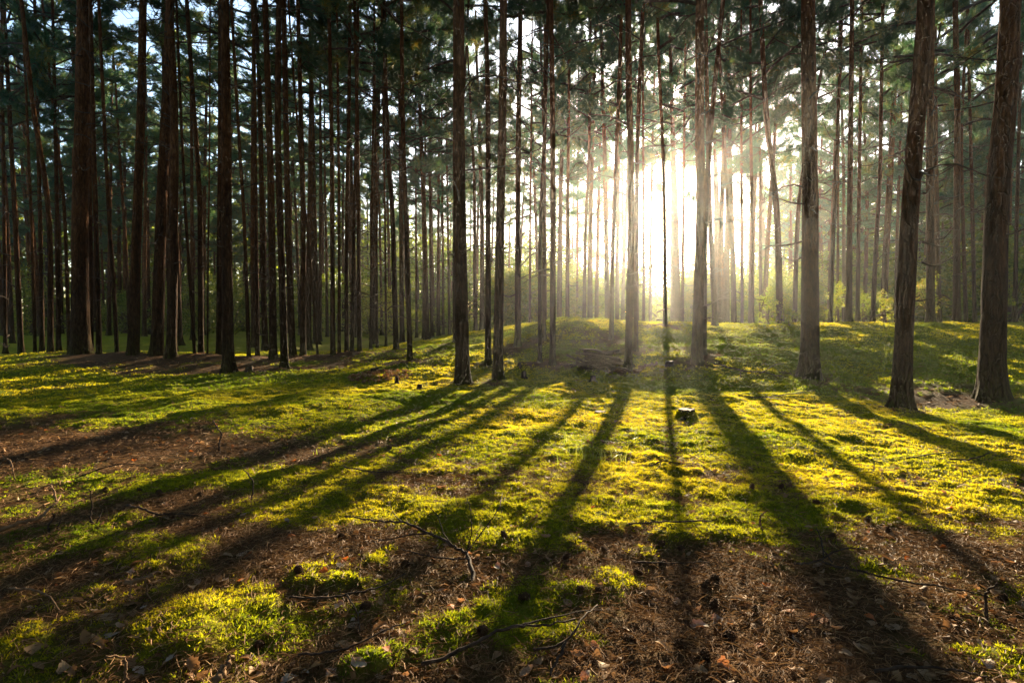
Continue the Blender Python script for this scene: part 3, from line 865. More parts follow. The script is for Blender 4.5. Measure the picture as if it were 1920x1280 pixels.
SHRUBS = [shrub_variant(500, 2.4, 1.7, 1500, 22), shrub_variant(501, 3.2, 2.0, 1900, 26), shrub_variant(502, 1.6, 1.5, 1100, 16),
          shrub_variant(503, 4.2, 2.2, 2300, 30)]
SAPL = [shrub_variant(510, 1.5, .7, 420, 14, (.035, .06)), shrub_variant(511, 1.1, .55, 300, 12, (.03, .055)), shrub_variant(512, 2.0, .8, 520, 16, (.035, .06), .2)]
for a, b in SHRUBS + SAPL:
    a.materials.append(M_SAPL if (a, b) in SAPL else M_SHRUB); b.materials.append(M_LIMB)

def put_shrub(name, pair, loc, s, label, group, sz=None):
    e = bpy.data.objects.new(name, None); COL.objects.link(e)
    e.location = loc; e.rotation_euler = (0, 0, random.uniform(0, 6.28)); e.scale = (s, s, sz or s)
    tag(e, label, 'sapling' if name == 'sapling' else 'bush', group)
    obj('foliage', pair[0], None, e)
    st = obj('stems', pair[1], None, e); st['kind'] = 'stuff'
    return e

def g_at(px, Y):
    d = ray(px, 600)
    x = d.x / d.y * Y
    return Vector((x, Y, land1(x, Y) - .03))

SAP = [(1440, 17.5, 0, .75, 'yellow-green sapling in front of the wide light trunk on the crest'),
       (1466, 17.0, 1, .8, 'pinkish tipped sapling right of the tallest crest sapling'),
       (1571, 19.0, 0, .85, 'bright narrow sapling before the undergrowth right of the stout mound pine'),
       (1618, 19.5, 2, .6, 'yellow sapling beside the orange rimmed pine'),
       (1480, 15.6, 1, .55, 'low bushy sapling on the mound left of the stout pine'),
       (1742, 18.3, 2, .8, 'bright sapling at the foot of the light-barked pine between dark trunks'),
       (1870, 19.0, 1, 1.0, 'sapling showing beyond the widest dark trunk'),
       (1545, 18.2, 1, .5, 'small sapling on the crest just past the stout pine'),
       (1655, 19.0, 0, .7, 'broad sapling close left of the dark tilted trunk')]
for px, Y, k, s, lab in SAP:
    put_shrub('sapling', SAPL[k], g_at(px, Y), s * 1.15, lab, 'saplings along the crest')

rb = np.random.default_rng(5)
def sun_strip(x, y):
    return x - math.tan(SUN_AZ) * y
nb = 0
for k in range(900):
    zone = rb.random()
    if zone < .42:
        px = rb.uniform(1500, 2000); Y = rb.uniform(24, 44)
    elif zone < .66:
        px = rb.uniform(850, 1500); Y = rb.uniform(34, 56)
    else:
        px = rb.uniform(-40, 850); Y = rb.uniform(36, 60)
    x = (px - 960) / FPX * Y
    s_ = sun_strip(x, Y)
    kk = int(rb.integers(0, 4)); s = rb.uniform(.8, 1.3)
    if px > 1500:
        if s_ < 12.5 and Y < 38:
            continue
        s *= 1.25
    if px < 850:
        lab = ('dim green bush on the far floor, ' + gap_words(gap_of(px)), 'bushes in the left stand')
    elif px < 1400:
        lab = ('hazy bush behind the crest, ' + gap_words(gap_of(px)), 'bushes behind the crest')
    else:
        lab = ('leafy green bush behind the mound, ' + gap_words(gap_of(px)), 'bushes behind the mound')
    put_shrub('understory_bush', SHRUBS[kk], (x, Y, land1(x, Y) - .05), s, *lab)
    nb += 1
    if nb >= 165:
        break

# a belt of tall undergrowth across the sun's strip; it shades the air and the back of the mound
for k in range(70):
    Y = rb.uniform(36, 50)
    x = rb.uniform(-12, 13) + math.tan(SUN_AZ) * Y
    s = rb.uniform(1.15, 1.5)
    kk = (1, 3, 3, 0)[k % 4]
    s = min(s, .19 * (Y - 13) / (2.4, 3.2, 1.6, 4.2)[kk])
    if -2.0 < x - math.tan(SUN_AZ) * Y < 1.6:
        s *= .62
    put_shrub('understory_bush', SHRUBS[kk], (x, Y, land1(x, Y) - .05), s * 1.25, 'tall hazy bush in the far belt, ' + gap_words(gap_of(960 + FPX * x / Y)), 'bushes of the far belt', s)

def wood_mass(name, label, spots, leaves, size, seed):
    """a wood seen as one mass: every tree a stem and a lumpy crown"""
    rs = np.random.default_rng(seed)
    V = []; F = []; Rr = []; n0 = 0
    tb = Tubes()
    for (x, y, H, low) in spots:
        lumps = 16
        w = H * .15 + .6
        u = rs.uniform(low, 1, lumps)
        c = np.stack([x + rs.normal(0, w * .5, lumps), y + rs.normal(0, w * .5, lumps), u * H], 1)
        v, f, r = leaf_cloud(c, rs.uniform(.5, 1.0, lumps) * w * .7, leaves, rs, size)
        V.append(v); F.append(f + n0); Rr.append(r * .55); n0 += len(v)
        tb.add([(x, y, -.5), (x + rs.normal(0, .2), y, H * .5), (x, y, H * .95)], [.16, .11, .03], 5, rnd=.1, cap=False)
    tv = np.concatenate(tb.v); tf = np.concatenate(tb.f)
    me = mesh_np(name, np.concatenate(V + [tv]), [np.concatenate(F), tf + n0], {'rnd': np.concatenate(Rr + [np.zeros(len(tv))])})
    me.materials.append(M_SHRUB); me.materials.append(M_LIMB)
    idx = np.zeros(len(me.polygons), np.int32); idx[-len(tf):] = 1
    me.polygons.foreach_set('material_index', idx)
    tag(obj(name, me), label, 'wood', kind='stuff')

def far_wood():
    rs = np.random.default_rng(77)
    sp = []
    while len(sp) < 860:
        az = rs.uniform(math.radians(-62), math.radians(62)); d = rs.uniform(62, 128)
        x = math.sin(az) * d; y = math.cos(az) * d
        st = sun_strip(x, y)
        if -13 < st < 13:
            if d < 92: continue
            H = rs.uniform(6, .125 * d)
        elif -34 < st <= -13:
            H = rs.uniform(9, .175 * d)
        else:
            H = rs.uniform(11, 19)
        sp.append((x, y, H, .05))
    wood_mass('far_forest', 'distant wood closing the view behind the pines', sp, 240, (.18, .42), 78)
    # the same wood, unseen, beside and behind the camera; added to block sky light
    sp = []
    rs = np.random.default_rng(79)
    while len(sp) < 230:
        az = rs.uniform(math.radians(64), math.radians(296)); d = 4.5 + 58 * rs.random() ** 1.3
        sp.append((math.sin(az) * d, math.cos(az) * d, rs.uniform(15, 19), .42))
    wood_mass('unseen_forest', 'unseen pine wood beside and behind the clearing, added to block sky light', sp, 260, (.20, .42), 80)
far_wood()

# ------------------------------------------------------------------ moss, needles, leaves on the floor
def scatter(n, r0, r1, rs, half=54):
    r = np.sqrt(rs.uniform(r0 * r0, r1 * r1, n)); th = np.radians(rs.uniform(-half, half, n))
    return r * np.sin(th), r * np.cos(th)

def moss_tufts():
    rs = np.random.default_rng(61)
    V = []; F = []; Rr = []; n0 = 0
    for (n, r0, r1, k, ln, w, lift) in ((105000, 1.7, 5.2, 8, .017, .0050, .000), (130000, 5.2, 11, 5, .022, .010, .0), (75000, 11, 21, 4, .040, .020, .0)):
        x, y = scatter(n, r0, r1, rs)
        m = moss_mask(x, y)
        keep = rs.random(n) < np.clip((m - .15) * 1.5, 0, 1)
        x, y, m = x[keep], y[keep], m[keep]
        z = land(x, y, m)
        q = len(x)
        tone = np.clip(.46 + 2.3 * (fbm(x * .7, y * .7, 71, 4) - .5) + rs.normal(0, .16, q), 0, 1)
        base = np.stack([x, y, z - .004], 1)
        d = rs.normal(0, .75, (q, k, 3)); d[:, :, 2] = np.abs(d[:, :, 2]) * .6 + .40
        d /= np.linalg.norm(d, axis=2, keepdims=True)
        L = ln * rs.uniform(.55, 1.25, (q, k, 1)) * (np.clip(rs.gamma(8, 1 / 8., (q, 1, 1)), .5, 1.6) if r0 < 5 else 1)
        a = np.cross(d, rs.normal(0, 1, (q, k, 3))); a /= np.linalg.norm(a, axis=2, keepdims=True) + 1e-9
        o = base[:, None, :] + rs.normal(0, ln * .35, (q, k, 3)) * np.array([1, 1, .1])
        p0 = o + a * w * .5; p1 = o - a * w * .5 + d * L * .35; p2 = o + d * L
        V.append(np.stack([p0, p1, p2], 2).reshape(-1, 3))
        F.append(np.arange(q * k * 3).reshape(-1, 3) + n0); n0 += q * k * 3
        Rr.append(np.repeat(tone, k * 3))
    me = mesh_np('moss', np.concatenate(V), np.concatenate(F), {'rnd': np.concatenate(Rr)})
    o = obj('moss', me, M_MOSS)
    tag(o, 'yellow-green moss carpet covering the clearing and mound', 'moss', kind='stuff')
moss_tufts()

def needle_litter():
    rs = np.random.default_rng(62)
    V = []; F = []; Rr = []; n0 = 0
    for (n, r0, r1, ln, w) in ((104000, 1.7, 4.6, .06, .0017), (30000, 4.6, 9, .09, .004), (12000, 9, 17, .12, .009)):
        x, y = scatter(n, r0, r1, rs)
        m = moss_mask(x, y)
        keep = rs.random(n) < np.clip(1.06 - m, .14, 1)
        x, y, m = x[keep], y[keep], m[keep]; q = len(x)
        z = land(x, y, m)
        az = rs.uniform(0, 6.283, q); L = ln * rs.uniform(.5, 1.4, q); tilt = rs.normal(0.06, .22, q)
        d = np.stack([np.cos(az) * np.cos(tilt), np.sin(az) * np.cos(tilt), np.sin(tilt)], 1)
        s = np.stack([-np.sin(az), np.cos(az), np.zeros(q)], 1)
        mid = np.stack([x, y, z + .004 + np.abs(rs.normal(0, .008, q))], 1)
        bow = s * (rs.normal(0, .12, q) * L)[:, None] + np.array([0, 0, 1.0]) * (rs.uniform(0, .12, q) * L)[:, None]
        W = (w * rs.uniform(.6, 1.5, q))[:, None]
        e0 = mid - d * L[:, None] * .5; e1 = mid + d * L[:, None] * .5; c = mid + bow
        tw = s * W + np.array([0, 0, 1.0]) * W * .7
        v = np.stack([e0 - tw * .5, e0 + tw * .5, c - tw * .6, c + tw * .6, e1], 1)
        b = np.arange(q)[:, None] * 5
        V.append(v.reshape(-1, 3))
        F.append(np.concatenate([b + [0, 1, 3], b + [0, 3, 2], b + [2, 3, 4]]) + n0); n0 += q * 5
        Rr.append(np.repeat(np.clip(rs.beta(1.6, 2.2, q), 0, 1), 5))
    me = mesh_np('needle_litter', np.concatenate(V), np.concatenate(F), {'rnd': np.concatenate(Rr)})
    tag(obj('needle_litter', me, M_LITTER), 'brown pine needles strewn over the bare forest floor', 'litter', kind='stuff')
needle_litter()

def leaf_shape(rs, L, lobed, k=9):
    """one dry leaf: curled blade with a midrib fold, about forty triangles"""
    t = np.linspace(0, 1, k)
    half = np.sin(np.pi * np.clip(t * .94 + .05, 0, 1)) ** .8 * L * .30
    if lobed:
        half = half * (1 + .30 * np.sin(t * 22 + rs.uniform(0, 6)))
    curl = rs.normal(0, .9); cup = rs.uniform(-.2, .8); twist = rs.normal(0, .5)
    v = []
    for i in range(k):
        for j in (-1, -.5, 0, .5, 1):
            u = t[i] - .5
            yy = half[i] * j * (1 + rs.normal(0, .08))
            zz = curl * u * u * L * .8 + cup * (j * j) * half[i] * .8 + twist * u * yy * 1.4 + rs.normal(0, .003)
            v.append((u * L, yy, zz))
    f = []
    for i in range(k - 1):
        for j in range(4):
            a = i * 5 + j
            f.append((a, a + 1, a + 6, a + 5))
    v = np.array(v); v[:, 2] -= v[:, 2].min()
    return v, np.array(f)

def leaf_litter():
    """broken small leaves too many to count"""
    rs = np.random.default_rng(63)
    V = []; F = []; Rr = []; n0 = 0
    shapes = [leaf_shape(rs, 1.0, k % 2, 5) for k in range(12)]
    x, y = scatter(5200, 1.7, 8.5, rs)
    m = moss_mask(x, y)
    keep = rs.random(len(x)) < np.clip(1.04 - m, 0.05, 1)
    x, y, m = x[keep], y[keep], m[keep]
    z = land(x, y, m)
    for i in range(len(x)):
        v, f = shapes[rs.integers(0, 12)]
        L = rs.uniform(.020, .055) if y[i] < 5 else rs.uniform(.03, .06)
        az = rs.uniform(0, 6.28); ti = rs.normal(0, .35); ro = rs.normal(0, .35)
        Rm = np.array((Matrix.Rotation(az, 3, 'Z') @ Matrix.Rotation(ti, 3, 'Y') @ Matrix.Rotation(ro, 3, 'X')))
        V.append((v * L) @ Rm.T + np.array([x[i], y[i], z[i] + .004])); F.append(f + n0); n0 += len(v)
        Rr.append(np.full(len(v), np.clip(rs.beta(1.3, 1.7) * .93 + (.0 if rs.random() > .04 else 1), 0, 1)))
    me = mesh_np('leaf_litter', np.concatenate(V), np.concatenate(F), {'rnd': np.concatenate(Rr)}, True)
    tag(obj('leaf_litter', me, M_LEAF), 'small broken dry leaves mixed into the needle litter', 'litter', kind='stuff')
leaf_litter()

# --- larger leaves one by one
LEAVES = []
rl = np.random.default_rng(64)
for k in range(14):
    v, f = leaf_shape(rl, 1.0, k % 3 != 0)
    tone = [.15, .3, .45, .6, .7, .78, .86, .9, .25, .5, .72, .88, .35, 1.0][k]
    me = mesh_np('fallen_leaf', v, f, {'rnd': np.full(len(v), tone)}, True)
    me.materials.append(M_LEAF)
    LEAVES.append(me)
def put_leaf(px, py, L, k, label, group='dry leaves on the foreground litter', lift=.005):
    p = on_ground(px, py)
    o = obj('fallen_leaf', LEAVES[k])
    o.location = (p.x, p.y, land1(p.x, p.y) + lift)
    o.rotation_euler = (rl.normal(0, .3), rl.normal(0, .3), rl.uniform(0, 6.28))
    o.scale = (L, L, L)
    tag(o, label, 'leaf', group)
    return o
for (px, py, L, k, lab) in [
    (1310, 1178, .115, 7, 'large pale grey torn leaf in the shade at the bottom centre'),
    (1345, 1165, .085, 11, 'pale grey leaf just behind the large torn grey one'),
    (1478, 1150, .075, 13, 'orange curled leaf on the litter right of the black cone'),
    (1545, 1168, .07, 13, 'orange-edged leaf beside the pale strip, right of the curled orange one'),
    (1570, 1185, .09, 5, 'long pale tan leaf below the orange-edged one'),
    (465, 1043, .085, 13, 'red-orange leaf lying in the dark shade on the left'),
    (520, 1072, .08, 10, 'pale tan leaf right of the red-orange one'),
    (865, 1132, .075, 5, 'tan leaf glowing beside the small green moss tuft'),
    (1270, 1130, .06, 11, 'small pale leaf left of the twin grey leaves'),
    (725, 1195, .08, 7, 'upright pale leaf leaning over the dark hollow'),
    (745, 1115, .08, 4, 'tan leaf at the end of the forked branch'),
    (812, 1075, .07, 11, 'grey leaf draped near the thick forked branch'),
    (770, 912, .06, 11, 'whitish leaf standing on green moss in the middle distance'),
    (245, 1082, .07, 7, 'grey leaf lying in the deep shade at the left'),
    (1120, 1240, .08, 12, 'orange-brown leaf at the bottom edge in the middle'),
    (1010, 1245, .07, 3, 'tan leaf at the bottom edge by the curved stick'),
    (1130, 1258, .085, 4, 'broad tan leaf flat at the bottom edge'),
    (200, 1165, .11, 3, 'long tan bark-like leaf in the shade at the lower left'),
    (1310, 1230, .10, 1, 'dark brown long leaf near the bottom edge'),
    (1445, 1135, .06, 13, 'bright orange upright leaf beside the black cone'),
    (1185, 945, .05, 13, 'small orange leaf on lit litter below the sunny moss'),
    (1343, 1000, .05, 13, 'small orange leaf left of the bright moss cushion')]:
    put_leaf(px, py, L * .78, k, lab)
NEAR_MARKS = [(60, 960, 'the pale barkless branch'), (270, 1095, 'the propped stout branch'), (80, 1120, 'the pale curved twig'), (225, 1250, 'the pale hooked twig'), (420, 1255, 'the thick pale stub'),
              (465, 1043, 'the red-orange leaf'), (487, 1210, 'the closed brown cone'), (640, 1120, 'the long thin twig'), (650, 1215, 'the thin dark stick'), (850, 1030, 'the forked dead branch'),
              (930, 1195, 'the dark curved stick'), (1060, 1220, 'the branching twig'), (1133, 1038, 'the upright dark cone'), (1258, 1056, 'the twig across the trunk shadow'), (1310, 1178, 'the large grey torn leaf'),
              (1415, 1150, 'the black upright cone'), (1550, 1175, 'the orange-edged leaf'), (1545, 1030, 'the crooked raised twig'), (1720, 1095, 'the long sloping stick'), (1855, 1130, 'the dark upright stub'), (1750, 1255, 'the curved twig at bottom right'),
              (1130, 1255, 'the broad tan leaf'), (320, 970, 'the stick along the lit litter'), (745, 1000, 'the fork of the dead branch'), (1250, 992, 'the stick behind the moss cushion')]
for i in range(290):
    py = 1280 - 330 * rl.random() ** 1.5
    px = rl.uniform(-20, 1940)
    p = on_ground(px, py)
    if float(moss_mask(np.array([p.x]), np.array([p.y]))[0]) > .55 and rl.random() < .85:
        continue
    lab = 'small dry leaf in the litter near ' + min(NEAR_MARKS, key=lambda q: (q[0] - px) ** 2 + 3 * (q[1] - py) ** 2)[2]
    put_leaf(px, py, rl.uniform(.035, .075), int(rl.integers(0, 13)), lab)

# --- pine cones
def cone_mesh(seed, opened):
    rs = np.random.default_rng(seed)
    V = []; F = []; n0 = 0
    k = 10; s = 10
    for i in range(k):                       # core
        t = i / (k - 1)
        r = math.sin(math.pi * (t * .86 + .10)) ** .8 * .36 * (1 - .25 * t)
        for j in range(s):
            a = j / s * 6.2832
            V.append((r * math.cos(a), r * math.sin(a), t))
    for i in range(k - 1):
        for j in range(s):
            F.append((i * s + j, i * s + (j + 1) % s, (i + 1) * s + (j + 1) % s, (i + 1) * s + j))
    n0 = len(V)
    for i in range(58):                      # scales in a spiral
        t = (i + 1) / 60
        a = i * 2.39996
        r = math.sin(math.pi * (t * .86 + .10)) ** .8 * .36 * (1 - .25 * t)
        out = np.array([math.cos(a), math.sin(a), 0]); sd = np.array([-out[1], out[0], 0])
        c = out * r * .92 + np.array([0, 0, t])
        L = (.20 if opened else .10) * (1 - .35 * abs(t - .45)); w = .12
        tip = c + out * L + np.array([0, 0, .10 if opened else .06])
        b = [c - sd * w * .7 - np.array([0, 0, .05]), c + sd * w * .7 - np.array([0, 0, .05]), tip + sd * w * .6, tip - sd * w * .6]
        low = tip - np.array([0, 0, .06])
        V += [tuple(q) for q in b] + [tuple(low - sd * w * .5), tuple(low + sd * w * .5)]
        F += [(n0, n0 + 1, n0 + 2, n0 + 3), (n0 + 3, n0 + 2, n0 + 5, n0 + 4), (n0 + 4, n0 + 5, n0 + 1, n0)]
        n0 += 6
    me = mesh_np('pine_cone', np.array(V) - np.array([0, 0, .5]), np.array(F))
    me.materials.append(M_CONE)
    return me
CONES = [cone_mesh(1, True), cone_mesh(2, False), cone_mesh(3, True)]
CONEP = [(197, 926, 0, 1), (262, 928, 0, 1), (298, 933, 0, 1), (375, 932, 0, 1), (323, 974, 0, 1), (487, 1210, 1, 0), (945, 1020, 1, 0), (915, 1056, 0, 0), (1062, 1052, 0, 1),
         (940, 1092, 1, 1), (760, 1067, 0, 0), (1089, 1120, 2, 0), (983, 1131, 0, 0), (685, 1152, 2, 0), (1133, 1038, 0, 1), (1216, 1029, 2, 0), (1240, 1029, 0, 0), (1277, 1032, 2, 0),
         (1243, 1064, 0, 0), (1196, 1078, 2, 0), (1122, 1118, 0, 0), (1340, 1093, 2, 0), (1324, 1106, 0, 0), (1415, 1152, 0, 1), (1340, 1139, 2, 1), (1181, 1207, 0, 0), (1274, 1217, 2, 0),
         (1368, 1196, 0, 0), (1321, 1235, 2, 0), (1627, 980, 0, 1), (1665, 1000, 2, 1), (1530, 950, 0, 0), (1410, 925, 2, 1), (1465, 918, 0, 1), (905, 1200, 0, 0), (560, 1085, 2, 0), (640, 1010, 0, 0), (1790, 1165, 2, 0),
         (1880, 1130, 0, 0), (1560, 1010, 2, 0)]
special = {5: 'light brown closed cone lying on yellow moss at the lower left', 6: 'round grey-brown cone beside the bright moss cushion in the centre',
           23: 'black open cone standing upright beside the orange leaf', 14: 'dark cone standing upright left of the cone pair by the trunk shadow'}
rc = np.random.default_rng(65)
for i, (px, py, k, up) in enumerate(CONEP):
    p = on_ground(px, py)
    o = obj('pine_cone', CONES[k])
    s = rc.uniform(.034, .046)
    o.scale = (s, s, s * rc.uniform(1, 1.15))
    if up:
        o.rotation_euler = (rc.normal(0, .35), rc.normal(0, .35), rc.uniform(0, 6)); zz = s * .42
    else:
        o.rotation_euler = (math.pi / 2 + rc.normal(0, .2), 0, rc.uniform(0, 6)); zz = s * .30
    o.location = (p.x, p.y, land1(p.x, p.y) + zz)
    lab = 'dark cone lying near ' + min((q for q in NEAR_MARKS if 'cone' not in q[2]), key=lambda q: (q[0] - px) ** 2 + 3 * (q[1] - py) ** 2)[2]
    tag(o, special.get(i, lab), 'cone', 'pine cones on the floor')

# --- twigs and branches
def world_pts(pts):
    """photo points with a height above the floor"""
    out = []
    for (px, py, h) in pts:
        p = on_ground(px, py, h)
        out.append((p.x, p.y, land1(p.x, p.y) + h))
    return out

def upright(px, py, tops):
    """points above a foot, all in the foot's vertical plane"""
    b = on_ground(px, py)
    out = [(b.x, b.y, land1(b.x, b.y) - .01)]
    for i, (qx, qy) in enumerate(tops):
        q = at(qx, qy, b.y)
        out.append((q.x, q.y + .02 * math.sin(i * 2.1), q.z))
    return out

def branch(name, main, r, sides_, label, cat='branch', mat=None, group='dead branches and twigs on the floor'):
    """main: world points; sides_: list of (world points, radius) side shoots as parts"""
    rs = np.random.default_rng(abs(hash(label)) % 1000 if False else len(label) * 7)
    e = bpy.data.objects.new(name, None); COL.objects.link(e)
    o0 = np.array(main[0]); e.location = o0
    tag(e, label, cat, group)
    def part(pname, pts, rad):
        tb = Tubes()
        n = max(8, 5 * len(pts))
        p = smooth_path(pts, n) - o0
        p = p + rs.normal(0, rad * .35, p.shape)
        tb.add(p, np.linspace(rad, rad * .4, n) * (1 + rs.normal(0, .08, n)), 6)
        return obj(pname, tb.mesh(pname), mat or M_TWIG, e)
    part('stem', main, r)
    for pts, rad in sides_:
        part('side_shoot', pts, rad)
    return e

W = world_pts
U = upright
branch('dead_branch', W([(888, 1098, .0), (878, 1045, .04), (850, 1025, .07), (800, 997, .10), (755, 982, .12), (700, 975, .06), (645, 965, .02)]), .010,
       [(W([(850, 1025, .07), (832, 1000, .13), (820, 965, .20), (805, 950, .22)]), .004),
        (W([(800, 1000, .1), (760, 1006, .06), (720, 1012, .03), (680, 1002, .0)]), .005),
        (W([(880, 1050, .04), (820, 1048, .02), (780, 1038, .03), (750, 1030, .04)]), .005),
        (U(876, 1030, [(884, 1000), (882, 960), (876, 930)]), .004),
        (W([(872, 1040, .05), (905, 1000, .10), (935, 965, .16), (942, 930, .2)]), .004),
        (W([(755, 982, .12), (740, 965, .14), (728, 940, .17)]), .003)],
       'forked dead branch reaching over the yellow moss in the centre foreground')
branch('stick', W([(790, 1243, .03), (850, 1230, .035), (900, 1205, .05), (955, 1180, .06), (1010, 1176, .04), (1080, 1170, .02)]), .008,
       [(W([(955, 1180, .06), (1020, 1165, .05), (1090, 1150, .03), (1140, 1148, .01)]), .004)], 'dark curved stick lying over moss at the bottom centre')
branch('stick', W([(560, 1232, .02), (640, 1222, .03), (720, 1190, .04), (760, 1178, .03)]), .005, [], 'thin dark stick left of the curved one at the bottom', 'stick')
branch('stick', W([(540, 1120, .02), (600, 1126, .04), (660, 1118, .05), (720, 1100, .03), (760, 1078, .02)]), .006,
       [(W([(650, 1120, .05), (668, 1150, .03), (676, 1185, .02)]), .004)], 'long thin twig crossing the litter below the forked branch', 'twig')
branch('stick', W([(-10, 998, .03), (40, 988, .05), (75, 972, .07), (100, 948, .09), (112, 930, .07)]), .012,
       [(W([(105, 942, .09), (100, 920, .12), (88, 912, .10), (60, 935, .04)]), .007)], 'pale barkless branch at the left edge', 'branch', M_PALE)
branch('stick', W([(235, 1097, .07), (270, 1090, .085), (298, 1075, .07)]), .011,
       [(U(242, 1137, [(243, 1115), (242, 1095)]), .005), (U(283, 1130, [(276, 1110), (268, 1090)]), .005)], 'short stout branch propped on two side shoots in the shade', 'branch', M_PALE)
branch('stick', U(412, 850, [(411, 832), (413, 815), (408, 800), (398, 787)]), .010, [], 'dark upright hooked twig on the litter at the left', 'twig')
branch('stick', U(470, 938, [(474, 920), (470, 900), (460, 880), (452, 870)]), .006, [], 'dark thin upright twig on lit moss left of centre', 'twig')
branch('stick', U(177, 990, [(169, 970), (168, 945), (172, 915)]), .007, [(U(177, 990, [(186, 970), (189, 955)]), .005)], 'dark forked upright twig behind the dark green moss', 'twig')
branch('stick', U(110, 1005, [(110, 985), (113, 967)]), .006, [], 'short dark upright stub at the left near the pale branch', 'twig')
branch('stick', U(93, 1004, [(90, 985), (97, 970), (103, 960)]), .007, [], 'stubby dark upright twig touching the pale branch', 'twig')
branch('stick', W([(238, 948, .03), (265, 958, .04), (295, 965, .03), (340, 966, .02), (400, 972, .01)]), .008, [], 'dark fallen stick along the edge of the lit litter', 'stick')
branch('stick', W([(150, 895, .02), (200, 880, .06), (240, 874, .07), (290, 880, .04)]), .006, [], 'dark arching twig on the left litter', 'twig')
branch('stick', W([(505, 805, .02), (490, 800, .10), (505, 793, .17), (530, 800, .12), (560, 822, .03)]), .006, [], 'looping twig on the brown litter left of the moss', 'twig')
branch('stick', W([(20, 1104, .02), (60, 1106, .06), (92, 1122, .07), (112, 1152, .03)]), .006, [], 'pale curved twig in the deep shade at the lower left', 'twig', M_PALE)
branch('stick', U(240, 1285, [(236, 1262), (226, 1240), (205, 1222)]), .006, [], 'pale hooked twig rising from the bottom edge at the left', 'twig', M_PALE)
branch('stick', W([(405, 1285, .03), (420, 1258, .05), (437, 1235, .06)]), .014, [], 'thick pale broken stub at the bottom edge', 'branch', M_PALE)
branch('stick', W([(1185, 1054, .02), (1260, 1058, .03), (1330, 1052, .05)]), .005, [], 'thin straight twig lying across the trunk shadow', 'twig')
branch('stick', W([(1180, 992, .02), (1240, 996, .03), (1320, 994, .04), (1345, 988, .06)]), .006, [], 'dark stick behind the bright moss cushion', 'stick')
branch('stick', W([(1540, 1055, .02), (1600, 1072, .03), (1700, 1092, .04), (1800, 1108, .05), (1860, 1122, .03)]), .007,
       [(W([(1560, 1060, .03), (1545, 1035, .07), (1540, 1015, .10)]), .004)], 'long dark stick sloping across the litter at the right', 'stick')
branch('stick', W([(1490, 1060, .02), (1530, 1052, .05), (1575, 1035, .09), (1620, 1026, .08)]), .006, [(W([(1545, 1048, .06), (1538, 1010, .12), (1530, 990, .14)]), .004)], 'crooked twig raised above the litter right of the moss cushions', 'twig')
branch('stick', U(1848, 1172, [(1850, 1145), (1856, 1118), (1862, 1090)]), .008, [], 'dark upright stub standing in the shade at the right', 'twig')
branch('stick', U(1432, 998, [(1426, 985), (1428, 970), (1436, 955)]), .008, [], 'pale crooked upright twig behind the moss cushion', 'twig', M_PALE)
branch('stick', W([(1000, 1215, .02), (1060, 1205, .06), (1090, 1165, .09), (1120, 1140, .05)]), .006, [(W([(1060, 1205, .06), (1030, 1270, .02)]), .007)], 'branching twig crossing the curved stick at the bottom', 'twig')
branch('stick', W([(1640, 1262, .02), (1700, 1250, .05), (1780, 1255, .06), (1850, 1270, .03)]), .006, [], 'thin curved twig at the bottom right', 'twig')
branch('stick', W([(1780, 868, .03), (1820, 862, .05), (1862, 855, .08)]), .010, [], 'short stick on the lit moss near the right edge', 'stick')
branch('stick', W([(1385, 745, .03), (1430, 742, .07), (1490, 738, .08), (1530, 735, .05)]), .013,
       [(W([(1440, 742, .08), (1470, 752, .10), (1500, 758, .05)]), .007)], 'fallen dead branch on the moss in front of the stout mound pine', 'branch')
branch('stick', W([(1340, 690, .05), (1390, 695, .10), (1440, 700, .08), (1480, 712, .04)]), .018,
       [(U(1390, 712, [(1388, 700), (1396, 690), (1402, 680)]), .010), (W([(1420, 700, .1), (1450, 690, .14), (1470, 684, .15)]), .009)], 'dark dead branch on the slope between the reddish pine and the stout mound pine', 'branch')
branch('stick', W([(645, 882, .02), (690, 888, .04), (740, 890, .04), (785, 886, .06)]), .007, [(W([(735, 889, .04), (755, 880, .09), (768, 874, .11)]), .004)], 'thin dead stick on the lit moss left of centre', 'stick')
branch('fallen_log', W([(1190, 703, .05), (1208, 697, .06), (1232, 689, .06)]), .05, [], 'bright sunlit fallen log on the moss below the sun', 'log', M_PALE)
branch('stick', W([(1215, 878, .02), (1240, 872, .06), (1262, 875, .05), (1300, 884, .02)]), .006, [(W([(1240, 872, .06), (1230, 885, .04), (1205, 888, .02)]), .004)], 'small dark twig across the trunk shadow on bright moss', 'twig')
branch('stick', W([(0, 868, .02), (15, 862, .08), (24, 880, .09), (28, 900, .03)]), .009, [], 'reddish bent twig at the left edge on the litter', 'twig', M_PALE)
branch('stick', W([(1700, 868, .02), (1740, 860, .02), (1800, 852, .03)]), .007, [], 'thin stick lying across the shadow near the right edge', 'stick')

